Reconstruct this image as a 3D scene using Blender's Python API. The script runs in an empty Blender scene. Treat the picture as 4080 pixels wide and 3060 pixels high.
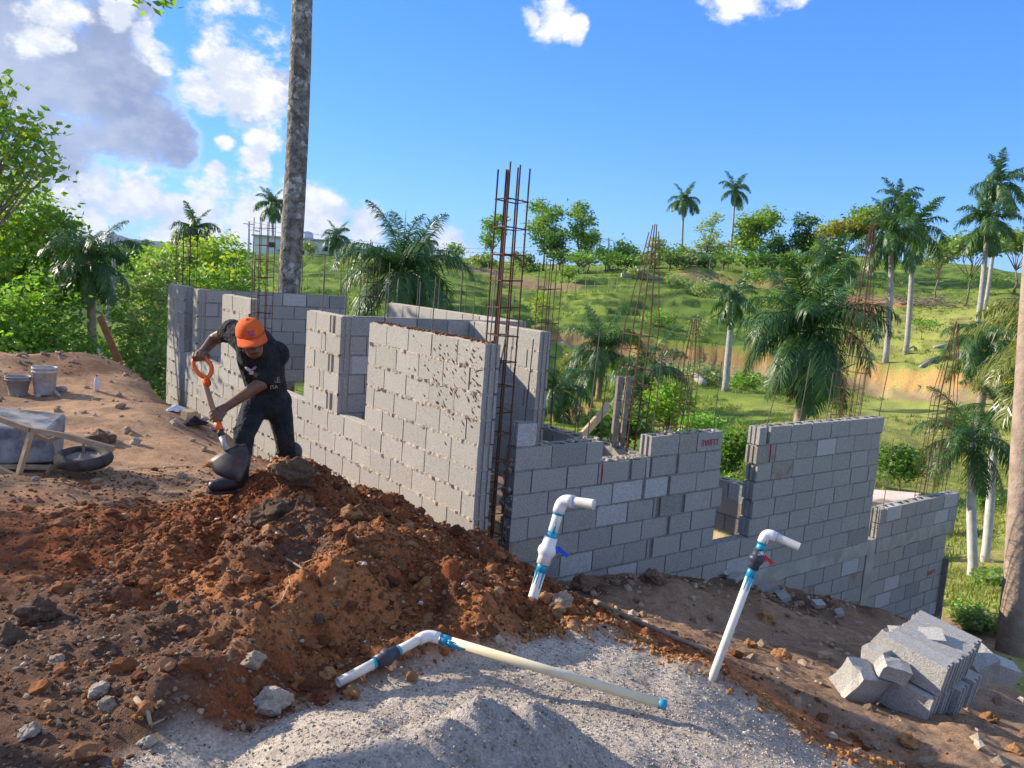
import bpy, bmesh, math, random
import numpy as np
from mathutils import Vector, Matrix, Quaternion
rnd = random.Random(7)
rng = np.random.default_rng(11)
sc = bpy.context.scene
col = sc.collection

# ------------------------------------------------------------------ camera
CR = np.array([[0.7945798166643369, -0.6025762302921476, 0.07446342482436263],
               [-0.019684170173102943, -0.14814364705926175, -0.9887699395109952],
               [0.6068405461027346, 0.7841908865339393, -0.12957316497967195]])
CC = np.array([-3.84347328, -5.36543005, 1.43699299]); CF = 3270.0
cam = bpy.data.cameras.new('camera'); camo = bpy.data.objects.new('camera', cam); col.objects.link(camo)
cam.sensor_width = 36.0; cam.lens = CF / 4080 * 36.0; cam.clip_start = 0.05; cam.clip_end = 30000
_m = Matrix([[CR[0][i], -CR[1][i], -CR[2][i], CC[i]] for i in range(3)] + [[0, 0, 0, 1]])
camo.matrix_world = _m; sc.camera = camo
def ray(px, py): return CR.T @ np.array([(px - 2040) / CF, (py - 1530) / CF, 1.0])
def D(px, py, d): return CC + ray(px, py) * d              # photo pixel + distance -> place
def Zp(px, py, z): v = ray(px, py); return CC + v * (z - CC[2]) / v[2]
def Xp(px, py, x): v = ray(px, py); return CC + v * (x - CC[0]) / v[0]
def Yp(px, py, y): v = ray(px, py); return CC + v * (y - CC[1]) / v[1]

# ------------------------------------------------------------------ light
SUN = Vector((-1.35, 1.98, 1.04)).normalized()
elev = math.asin(SUN.z); az = math.atan2(SUN.x, SUN.y)
sun = bpy.data.lights.new('sun', 'SUN'); suno = bpy.data.objects.new('sun', sun); col.objects.link(suno)
sun.energy = 4.0; sun.angle = math.radians(0.5); sun.color = (1.0, 0.89, 0.74)
suno.rotation_euler = SUN.to_track_quat('Z', 'Y').to_euler()
sc.view_settings.view_transform = 'Standard'; sc.view_settings.look = 'None'
sc.view_settings.exposure = 1.08; sc.view_settings.gamma = 1.0; sc.view_settings.use_curve_mapping = False
sc.cycles.max_bounces = 6; sc.cycles.diffuse_bounces = 3; sc.cycles.glossy_bounces = 2
sc.cycles.transmission_bounces = 3; sc.cycles.volume_bounces = 0; sc.cycles.caustics_reflective = False
sc.cycles.caustics_refractive = False; sc.cycles.use_denoising = True; sc.cycles.adaptive_threshold = .02

# ------------------------------------------------------------------ world: sky and clouds
W = bpy.data.worlds.new('World'); sc.world = W; W.use_nodes = True
nt = W.node_tree; nt.nodes.clear()
def N(t, kind, **kw):
    n = t.nodes.new(kind)
    for k, v in kw.items(): setattr(n, k, v)
    return n
def math_(t, op, a, b=None, c=None, clamp=False):
    n = N(t, 'ShaderNodeMath', operation=op, use_clamp=clamp)
    for i, v in enumerate((a, b, c)):
        if v is None: continue
        if isinstance(v, (int, float)): n.inputs[i].default_value = v
        else: t.links.new(v, n.inputs[i])
    return n.outputs[0]
def mixc(t, f, a, b, blend='MIX'):
    n = N(t, 'ShaderNodeMix', data_type='RGBA', blend_type=blend)
    for s, v in ((0, f), (6, a), (7, b)):
        if isinstance(v, (int, float)): n.inputs[s].default_value = v
        elif isinstance(v, tuple): n.inputs[s].default_value = (v[0], v[1], v[2], 1)
        else: t.links.new(v, n.inputs[s])
    return n.outputs[2]
def mrange(t, v, a, b, c=0.0, d=1.0, smooth=True):
    n = N(t, 'ShaderNodeMapRange', interpolation_type='SMOOTHSTEP' if smooth else 'LINEAR')
    t.links.new(v, n.inputs[0])
    for i, x in enumerate((a, b, c, d)): n.inputs[i + 1].default_value = x
    return n.outputs[0]
def noise(t, vec, scale, detail=4, rough=.55, dist=0.0):
    n = N(t, 'ShaderNodeTexNoise'); n.inputs['Scale'].default_value = scale; n.inputs['Detail'].default_value = detail
    n.inputs['Roughness'].default_value = rough; n.inputs['Distortion'].default_value = dist
    if vec is not None: t.links.new(vec, n.inputs['Vector'])
    return n.outputs[0]
out = N(nt, 'ShaderNodeOutputWorld'); bg = N(nt, 'ShaderNodeBackground')
sky = N(nt, 'ShaderNodeTexSky', sky_type='NISHITA', sun_disc=False, sun_elevation=elev, sun_rotation=az,
        altitude=100.0, air_density=1.0, dust_density=0.05, ozone_density=2.6)
tc = N(nt, 'ShaderNodeTexCoord')
vdir = N(nt, 'ShaderNodeVectorMath', operation='NORMALIZE'); nt.links.new(tc.outputs['Generated'], vdir.inputs[0])
vd = vdir.outputs[0]
warpn = N(nt, 'ShaderNodeTexNoise'); warpn.inputs['Scale'].default_value = 9; warpn.inputs['Detail'].default_value = 3
nt.links.new(vd, warpn.inputs['Vector'])
wsub = N(nt, 'ShaderNodeVectorMath', operation='SUBTRACT'); nt.links.new(warpn.outputs[1], wsub.inputs[0]); wsub.inputs[1].default_value = (.5, .5, .5)
wsc = N(nt, 'ShaderNodeVectorMath', operation='SCALE'); nt.links.new(wsub.outputs[0], wsc.inputs[0]); wsc.inputs['Scale'].default_value = 0.075
wad = N(nt, 'ShaderNodeVectorMath', operation='ADD'); nt.links.new(vd, wad.inputs[0]); nt.links.new(wsc.outputs[0], wad.inputs[1])
wv = wad.outputs[0]
def blobs(lst):
    acc = None
    for (px, py, r) in lst:
        c = ray(px, py); c = c / np.linalg.norm(c)
        dn = N(nt, 'ShaderNodeVectorMath', operation='DISTANCE'); nt.links.new(wv, dn.inputs[0]); dn.inputs[1].default_value = tuple(c)
        m = mrange(nt, dn.outputs['Value'], r / CF, 0.0, 0.0, 1.0, False)
        acc = m if acc is None else math_(nt, 'MAXIMUM', acc, m)
    return acc
WHITE = [(950, 250, 230), (1010, 380, 190), (800, 330, 130), (1060, 560, 120), (1020, 660, 110), (900, 560, 70), (820, 690, 60),
         (2170, 95, 125), (2090, 85, 60), (2260, 150, 70), (2960, -60, 170), (3110, -70, 130),
         (420, 740, 130), (560, 790, 170), (760, 840, 210), (980, 870, 190), (1240, 890, 200), (1420, 920, 150), (200, 860, 200), (60, 800, 170),
         (210, 40, 130), (190, 190, 90), (590, 170, 90), (640, 240, 60), (460, 50, 80), (700, 960, 170), (1050, 970, 160), (1800, 1000, 110), (350, 930, 150)]
GREY = [(110, 250, 360), (330, 330, 330), (480, 520, 260), (200, 560, 330), (-200, 400, 420), (620, 520, 150), (40, 640, 260), (420, 180, 240), (1010, 420, 150), (1080, 330, 110)]
wm, gm = blobs(WHITE), blobs(GREY)
def shifted(k):
    a_ = N(nt, 'ShaderNodeVectorMath', operation='ADD'); nt.links.new(vd, a_.inputs[0]); a_.inputs[1].default_value = tuple(np.array(SUN) * k)
    m_ = N(nt, 'ShaderNodeVectorMath', operation='MULTIPLY'); nt.links.new(a_.outputs[0], m_.inputs[0]); m_.inputs[1].default_value = (1, 1, 1.5); return m_.outputs[0]
n1 = noise(nt, shifted(0), 17, 9, .68); n1s = noise(nt, shifted(.018), 17, 5, .62); n2 = noise(nt, vd, 9, 3, .55)
relief = mrange(nt, math_(nt, 'SUBTRACT', n1, n1s), -.13, .13)
def dens(m, lo, hi): return mrange(nt, math_(nt, 'ADD', m, math_(nt, 'MULTIPLY', math_(nt, 'MULTIPLY', math_(nt, 'SUBTRACT', n1, .5), 2.1), math_(nt, 'MULTIPLY', m, 4.0, clamp=True))), lo, hi)
wd = dens(wm, .15, .62); gd = dens(gm, .0, .62)
gcol = mixc(nt, mrange(nt, n2, .35, .7), (.98, 1.22, 1.95), (1.5, 1.8, 2.5))
gcol = mixc(nt, math_(nt, 'MULTIPLY', relief, .35), gcol, (2.3, 2.5, 2.9)); gcol = mixc(nt, mrange(nt, gd, .12, .8), (3.2, 3.25, 3.35), gcol)
wcol = mixc(nt, relief, (2.45, 2.65, 3.0), (3.5, 3.5, 3.5))
satn = N(nt, 'ShaderNodeHueSaturation'); satn.inputs['Saturation'].default_value = 1.25; nt.links.new(sky.outputs[0], satn.inputs['Color'])
gam = N(nt, 'ShaderNodeGamma'); gam.inputs[1].default_value = .65; nt.links.new(satn.outputs[0], gam.inputs[0])
skyc = mixc(nt, 1.0, gam.outputs[0], (.40, .73, 1.34), 'MULTIPLY')
n3 = noise(nt, shifted(0), 3.6, 6, .6)      # clouds added outside the view only, as fill light for the shaded side wall
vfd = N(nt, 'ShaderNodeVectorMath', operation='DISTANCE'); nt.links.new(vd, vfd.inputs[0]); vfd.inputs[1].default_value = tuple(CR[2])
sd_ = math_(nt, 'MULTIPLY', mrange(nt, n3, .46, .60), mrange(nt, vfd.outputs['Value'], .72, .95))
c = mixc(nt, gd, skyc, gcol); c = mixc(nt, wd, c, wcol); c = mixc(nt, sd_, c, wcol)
W.cycles.sampling_method = 'MANUAL'; W.cycles.sample_map_resolution = 256
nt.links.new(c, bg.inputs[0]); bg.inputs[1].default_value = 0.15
nt.links.new(bg.outputs[0], out.inputs[0])

# ------------------------------------------------------------------ helpers
ORG = {}
def org(o): return ORG.get(o.name, np.zeros(3))
def tag(o, label=None, cat=None, group=None, kind=None):
    if label: o['label'] = label
    if cat: o['category'] = cat
    if group: o['group'] = group
    if kind: o['kind'] = kind
    return o
def empty(name, loc, label=None, cat=None, group=None, parent=None):
    o = bpy.data.objects.new(name, None); col.objects.link(o); loc = np.array(loc, float)
    o.empty_display_size = .1
    if parent: o.parent = parent; o.location = loc - org(parent)
    else: o.location = loc
    ORG[o.name] = loc
    return tag(o, label, cat, group)
def link(o, parent=None, loc=None):
    col.objects.link(o)
    if parent: o.parent = parent
    if loc is not None: o.location = loc
    return o
def mk(name, verts, faces, mat, parent=None, smooth=False, origin=None):
    """mesh from WORLD coordinates, stored relative to its parent's origin"""
    verts = np.asarray(verts, float)
    if parent is not None: o0 = org(parent)
    else: o0 = np.array(origin, float) if origin is not None else np.zeros(3)
    me = bpy.data.meshes.new(name); me.from_pydata((verts - o0).tolist(), [], faces if isinstance(faces, list) else faces.tolist())
    if smooth: me.polygons.foreach_set('use_smooth', np.ones(len(me.polygons), bool))
    if mat: me.materials.append(mat)
    o = bpy.data.objects.new(name, me); col.objects.link(o)
    if parent is not None: o.parent = parent
    else: o.location = o0
    ORG[o.name] = o0
    return o
class MB:
    def __init__(s): s.v = []; s.f = []
    def add(s, v, f):
        n = len(s.v); s.v += [tuple(x) for x in v]; s.f += [tuple(i + n for i in q) for q in f]; return s
    def box(s, c, size, rot=None):
        c = np.array(c, float); h = np.array(size, float) / 2
        p = np.array([[x, y, z] for x in (-1, 1) for y in (-1, 1) for z in (-1, 1)]) * h
        if rot is not None: p = p @ np.array(rot).T
        return s.add(p + c, [(0, 1, 3, 2), (4, 6, 7, 5), (0, 4, 5, 1), (2, 3, 7, 6), (0, 2, 6, 4), (1, 5, 7, 3)])
    def tube(s, pts, r, n=8, cap=True):
        pts = [np.array(p, float) for p in pts]; r = r if hasattr(r, '__len__') else [r] * len(pts)
        base = len(s.v); up = np.array([0, 0, 1.0]); prev = None
        for i, p in enumerate(pts):
            t = pts[min(i + 1, len(pts) - 1)] - pts[max(i - 1, 0)]; t = t / (np.linalg.norm(t) + 1e-9)
            if prev is None:
                a = np.cross(t, up if abs(t[2]) < .95 else np.array([1.0, 0, 0]))
            else: a = prev - t * (prev @ t)
            a = a / (np.linalg.norm(a) + 1e-9); prev = a; b = np.cross(t, a)
            for k in range(n):
                th = 2 * math.pi * k / n
                s.v.append(tuple(p + r[i] * (math.cos(th) * a + math.sin(th) * b)))
        for i in range(len(pts) - 1):
            for k in range(n):
                k2 = (k + 1) % n
                s.f.append((base + i * n + k, base + i * n + k2, base + (i + 1) * n + k2, base + (i + 1) * n + k))
        if cap:
            s.f.append(tuple(base + k for k in reversed(range(n)))); s.f.append(tuple(base + (len(pts) - 1) * n + k for k in range(n)))
        return s
    def bar(s, a, b, w, h, up=(0, 0, 1)):
        a = np.array(a, float); b = np.array(b, float); t = b - a; L = np.linalg.norm(t); t /= L
        u = np.cross(t, np.array(up, float)); u /= np.linalg.norm(u) + 1e-9; v = np.cross(u, t)
        return s.box((a + b) / 2, (L, w, h), np.stack([t, u, v], 1))
    def lathe(s, base, prof, n=24, axis=(0, 0, 1)):
        ax = Vector(axis).normalized(); q = Vector((0, 0, 1)).rotation_difference(ax); b0 = len(s.v)
        for (r, z) in prof:
            for k in range(n):
                th = 2 * math.pi * k / n
                p = q @ Vector((r * math.cos(th), r * math.sin(th), z)); s.v.append((base[0] + p.x, base[1] + p.y, base[2] + p.z))
        for i in range(len(prof) - 1):
            for k in range(n):
                k2 = (k + 1) % n; s.f.append((b0 + i * n + k, b0 + i * n + k2, b0 + (i + 1) * n + k2, b0 + (i + 1) * n + k))
        return s
    def build(s, name, mat, parent=None, smooth=False, origin=None): return mk(name, s.v, s.f, mat, parent, smooth, origin)

# numpy noise
def _h(ix, iy, seed):
    with np.errstate(over='ignore'):
        n = (ix.astype(np.int64) * 374761393 + iy.astype(np.int64) * 668265263 + seed * 1274126177) & 0xffffffff
        n = ((n ^ (n >> 13)) * 1274126177) & 0xffffffff
        return ((n ^ (n >> 16)) & 0xffff) / 65535.0
def vnoise(x, y, seed=0):
    ix = np.floor(x); iy = np.floor(y); fx = x - ix; fy = y - iy; fx = fx * fx * (3 - 2 * fx); fy = fy * fy * (3 - 2 * fy)
    a = _h(ix, iy, seed); b = _h(ix + 1, iy, seed); c_ = _h(ix, iy + 1, seed); d = _h(ix + 1, iy + 1, seed)
    return (a * (1 - fx) + b * fx) * (1 - fy) + (c_ * (1 - fx) + d * fx) * fy - .5
def fbm(x, y, sc_=1.0, octv=4, seed=0, gain=.5):
    s = np.zeros_like(x, float); a = 1.0; k = sc_
    for i in range(octv):
        th = .6 * i + .3; s += a * vnoise((x * math.cos(th) - y * math.sin(th)) * k, (x * math.sin(th) + y * math.cos(th)) * k, seed + i * 17); a *= gain; k *= 2.03
    return s
def ss(x, a, b): t = np.clip((x - a) / (b - a), 0, 1); return t * t * (3 - 2 * t)

# ------------------------------------------------------------------ materials
def newmat(name):
    m = bpy.data.materials.new(name); m.use_nodes = True; t = m.node_tree
    return m, t, t.nodes['Principled BSDF'], t.nodes['Material Output']
def mat(name, c1, c2=None, scale=6.0, rough=.8, bump=0.0, bscale=60.0, bdist=.01, spec=.25, metal=0.0, rand=0.0, detail=5, c3=None, s3=1.5, t3=(.55, .7), mid=(.35, .65)):
    m, t, b, o = newmat(name)
    tc_ = N(t, 'ShaderNodeTexCoord'); oi = N(t, 'ShaderNodeObjectInfo'); va = N(t, 'ShaderNodeVectorMath', operation='ADD')
    t.links.new(tc_.outputs['Object'], va.inputs[0])
    sc3 = N(t, 'ShaderNodeVectorMath', operation='SCALE'); sc3.inputs[0].default_value = (37.1, 91.7, 53.3); t.links.new(oi.outputs['Random'], sc3.inputs['Scale'])
    t.links.new(sc3.outputs[0], va.inputs[1]); vec = va.outputs[0]
    cc = mixc(t, mrange(t, noise(t, vec, scale, detail, .6), mid[0], mid[1]), c1, c2 or c1)
    if c3: cc = mixc(t, mrange(t, noise(t, vec, s3, 5, .6), t3[0], t3[1]), cc, c3)
    if rand:
        v = math_(t, 'ADD', math_(t, 'MULTIPLY', oi.outputs['Random'], 2 * rand), 1 - rand)
        hs = N(t, 'ShaderNodeHueSaturation'); t.links.new(v, hs.inputs['Value']); t.links.new(cc, hs.inputs['Color']); cc = hs.outputs[0]
    t.links.new(cc, b.inputs['Base Color'])
    b.inputs['Roughness'].default_value = rough; b.inputs['Specular IOR Level'].default_value = spec; b.inputs['Metallic'].default_value = metal
    if bump:
        bn = N(t, 'ShaderNodeBump'); bn.inputs['Strength'].default_value = bump; bn.inputs['Distance'].default_value = bdist
        t.links.new(noise(t, vec, bscale, 3, .65), bn.inputs['Height']); t.links.new(bn.outputs[0], b.inputs['Normal'])
    return m
def leafmat(name, c1, c2, c3, trans=.42, rough=.45, spec=.35, pscale=.35):
    m, t, b, o = newmat(name)
    g = N(t, 'ShaderNodeNewGeometry'); tc_ = N(t, 'ShaderNodeTexCoord')
    cc = mixc(t, g.outputs['Random Per Island'], c1, c2)
    cc = mixc(t, mrange(t, noise(t, tc_.outputs['Object'], pscale, 3), .42, .68), cc, c3)
    t.links.new(cc, b.inputs['Base Color']); b.inputs['Roughness'].default_value = rough; b.inputs['Specular IOR Level'].default_value = spec
    tr = N(t, 'ShaderNodeBsdfTranslucent'); t.links.new(mixc(t, 1.0, cc, (1.5, 1.6, .7), 'MULTIPLY'), tr.inputs[0])
    ms = N(t, 'ShaderNodeMixShader'); ms.inputs[0].default_value = trans
    t.links.new(b.outputs[0], ms.inputs[1]); t.links.new(tr.outputs[0], ms.inputs[2]); t.links.new(ms.outputs[0], o.inputs[0])
    return m
# ------------------------------------------------------------------ terrain
# surveyed points of the site and the valley: (X, Y, Z)
CPT = []
def cz(px, py, z): CPT.append(tuple(Zp(px, py, z)))
def cd(px, py, d): CPT.append(tuple(D(px, py, d)))
def cw(x, y, z): CPT.append((x, y, z))
cw(-3.84, -5.4, -.12); cw(-6, -5, -.1); cw(-1.5, -6.5, -.35); cw(-6, -1, -.25); cw(-7, 4, -.4); cw(-3, -8, -.2)
for a in [(0, 3060, -.2), (0, 2700, -.24), (0, 2300, -.3), (0, 2050, -.36), (500, 2000, -.43), (900, 1995, -.46), (0, 1750, -.45), (300, 1720, -.5), (600, 1850, -.5),
          (170, 1575, -.62), (420, 1610, -.62), (2040, 3060, -.30), (1000, 2880, -.30), (600, 2700, -.26), (600, 2400, -.24), (1000, 2600, -.27), (1000, 2300, -.24), (1180, 1880, -.17),
          (1300, 2100, -.15), (1500, 2250, -.20), (1900, 2450, -.34), (1600, 2650, -.36), (1300, 2750, -.34), (2100, 2400, -.40), (2050, 2620, -.38), (2650, 2850, -.42), (2400, 2480, -.50),
          (2845, 2690, -.60), (3100, 2860, -.70), (3450, 3050, -.84), (3000, 3040, -.52), (4080, 3060, -.95)]: cz(*a)
for a in [(-.6, 0, -.44), (-.9, .43, -.38), (-.5, -.88, -.52), (-1.1, 1.5, -.5), (-.3, 1, -.72), (-.35, 2.2, -.84), (-.3, 3.3, -.9), (0.1, .3, -.86), (.1, -.3, -.95), (-1.9, 2.5, -.52), (-1.2, 2.6, -.56), (-.9, 5, -.6), (-.5, 6, -1.0), (0, 5, -1.2),
          (0, 7.6, -1.28), (0, 9.3, -1.22), (-.8, 7.5, -.62), (-1, 9, -.55), (-2.4, 9.5, -.5), (-4, 9, -.5), (-3, 12, -1.2), (0, 12, -1.6), (-6, 13, -1.4), (-1, 17, -2.1), (-6, 22, -2.4),
          (.46, -.05, -1.12), (1.57, -.05, -1.33), (3.3, -.05, -1.68), (4, -.05, -1.86), (5.67, -.05, -2.42), (7.45, -.05, -3.0), (9, -.05, -3.45), (.4, -1.2, -1.0), (1.5, -1.4, -1.27), (3, -1.4, -1.68), (4.5, -1.5, -2.05),
          (1.4, -3.2, -1.1), (2.6, -2.8, -1.45), (3.6, -2.4, -1.78), (5.6, -1.6, -2.35), (6.9, -1.6, -2.7), (4, -5, -2.0), (8, -4, -3.0), (1, -6, -1.1), (1.5, 1.5, -1.3), (3, 3, -1.5), (1.5, 6, -1.3), (6, 3, -2.6), (9, 2, -3.5), (6, 7, -2.9), (3, 10, -2.0), (12, -2, -4.0)]: cw(*a)
for a in [(4000, 2380, 13.5), (3880, 2310, 15.5), (3950, 2180, 18.5), (3900, 2050, 23), (3700, 1900, 28), (3900, 1830, 33), (3600, 1720, 38), (4080, 1700, 37), (3500, 1560, 53), (3900, 1590, 47), (3450, 1430, 61), (3900, 1480, 54),
          (3400, 1310, 80), (3700, 1250, 88), (4000, 1190, 92), (4080, 1110, 135), (3800, 1085, 138), (3400, 1045, 142), (2900, 1050, 138), (2500, 1062, 132), (3450, 1190, 100), (3700, 1160, 108),
          (2650, 1090, 104), (2400, 1110, 96), (2200, 1150, 90), (2250, 1310, 69), (2600, 1370, 66), (2920, 1400, 66), (2300, 1385, 62), (2700, 1430, 61), (2980, 1455, 60), (2300, 1500, 52), (2600, 1530, 49), (2900, 1570, 46),
          (2350, 1665, 38), (2550, 1690, 36), (2420, 1730, 30), (2950, 1700, 34), (2850, 1860, 25), (3200, 1700, 32), (3150, 1500, 56), (3100, 1250, 84), (2900, 1130, 105),
          (1000, 1170, 58), (1300, 1180, 60), (1600, 1210, 58), (1900, 1260, 58), (1050, 1090, 82), (1500, 1090, 86), (1080, 1012, 118), (1500, 1020, 120), (1850, 1062, 112), (2050, 1100, 105), (2150, 1080, 125), (1950, 1150, 84),
          (900, 1020, 130), (600, 1015, 160), (300, 1020, 120), (100, 1100, 60), (500, 1150, 50), (-300, 1100, 60)]: cd(*a)
for (px, py, d) in [(-600, 950, 600), (600, 985, 700), (1200, 1042, 420), (2000, 1095, 420), (3000, 1150, 420), (4300, 1200, 420), (5200, 1300, 300), (5000, 1500, 90), (4800, 1700, 40), (4600, 2100, 18)]: cd(px, py, d)
CP = np.array(CPT)
def _k(r2): return np.where(r2 > 1e-12, r2 * np.log(r2 + 1e-12), 0)
def _wrp(x, y):   # compress far distances so near and far points share one smooth fit
    dx = x - CC[0]; dy = y - CC[1]; r = np.sqrt(dx * dx + dy * dy) + 1e-9; s = np.log1p(r / 6.0) * 6.0 / r
    return dx * s, dy * s
_cx, _cy = _wrp(CP[:, 0], CP[:, 1])
_n = len(CP); _A = np.zeros((_n + 3, _n + 3)); _A[:_n, :_n] = _k((_cx[:, None] - _cx) ** 2 + (_cy[:, None] - _cy) ** 2) + np.eye(_n) * .05
_A[:_n, _n] = 1; _A[:_n, _n + 1] = _cx; _A[:_n, _n + 2] = _cy; _A[_n:, :_n] = _A[:_n, _n:].T
# heights are fitted as the slope angle seen from the site's origin so that far hills keep their outline
_rr = np.sqrt((CP[:, 0] - CC[0]) ** 2 + (CP[:, 1] - CC[1]) ** 2) + 3.0
_wt = np.linalg.solve(_A, np.concatenate([(CP[:, 2] - CC[2]) / _rr, np.zeros(3)]))
def base_h(x, y):
    out_ = np.empty_like(x)
    for i in range(0, len(x), 20000):
        a, b = _wrp(x[i:i + 20000], y[i:i + 20000])
        k = _k((a[:, None] - _cx) ** 2 + (b[:, None] - _cy) ** 2)
        out_[i:i + 20000] = k @ _wt[:_n] + _wt[_n] + _wt[_n + 1] * a + _wt[_n + 2] * b
    r = np.sqrt((x - CC[0]) ** 2 + (y - CC[1]) ** 2) + 3.0
    return CC[2] + out_ * r
def seg_d(x, y, pl):
    """distance to a polyline, side (+ = left of travel) and parameter"""
    best = np.full(x.shape, 1e9); side = np.zeros_like(x); par = np.zeros_like(x)
    for i in range(len(pl) - 1):
        ax, ay = pl[i][:2]; bx_, by_ = pl[i + 1][:2]; dx, dy = bx_ - ax, by_ - ay; L2 = dx * dx + dy * dy
        t = np.clip(((x - ax) * dx + (y - ay) * dy) / L2, 0, 1); ex = x - ax - t * dx; ey = y - ay - t * dy; d = np.hypot(ex, ey)
        m = d < best; best = np.where(m, d, best); side = np.where(m, np.sign(dx * ey - dy * ex), side); par = np.where(m, i + t, par)
    return best, side, par
# cuts in the hillside where roads run: foot of each bank (left end to right end in the view) and its height
CUTS = [([D(2080, 1350, 66), D(2300, 1372, 65), (D(2600, 1412, 63)), D(2820, 1432, 62), D(3010, 1450, 61), D(3150, 1462, 60)], 1.0, 4.5),
        ([D(3330, 1480, 60), D(3480, 1510, 57), D(3700, 1545, 52), D(3920, 1570, 49), D(4200, 1600, 46), D(4400, 1630, 44)], .9, 4.0),
        ([D(2150, 1690, 39), D(2350, 1695, 38), D(2530, 1705, 37), D(2640, 1690, 38)], .8, 3.0),
        ([D(2630, 1085, 108), D(2800, 1105, 106), D(3000, 1125, 104), D(3200, 1150, 101), D(3420, 1180, 98)], 1.1, 3.0)]
# sand heap at the photographer's feet and loose ridges on the soil mound: (x, y, top, steepness, softness)
def bump_(x, y, cx, cy, rx, ry, ang, h):
    u = (x - cx) * math.cos(ang) + (y - cy) * math.sin(ang); v = -(x - cx) * math.sin(ang) + (y - cy) * math.cos(ang)
    return h * np.exp(-((u / rx) ** 2 + (v / ry) ** 2))
def heap(x, y, cx, cy, h, R_, p=1.3):
    d = np.hypot(x - cx, y - cy); return h * np.clip(1 - (d / R_) ** p, 0, 1)
SANDLINE = [Zp(560, 3060, -.25), Zp(900, 2960, -.27), Zp(1150, 2830, -.3), Zp(1380, 2740, -.32), Zp(1560, 2690, -.34), Zp(1750, 2625, -.36), Zp(1950, 2580, -.38), Zp(2180, 2545, -.42), Zp(2400, 2560, -.46), Zp(2700, 2690, -.52), Zp(3000, 2810, -.62), Zp(3300, 2980, -.74), Zp(3480, 3080, -.82), Zp(3700, 3300, -.9)]
def masks(x, y):
    d, s, p = seg_d(x, y, SANDLINE); nz = fbm(x, y, 2.2, 4, 5) * .22
    sd = np.where(s < 0, 1, -1) * d + nz          # + on the camera side of the line
    sand = ss(sd, -.10, .10) * ss(x, -4.6, -3.6) * 1.0
    far = np.hypot(x - CC[0], y - CC[1])
    return sand, sd, far
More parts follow.
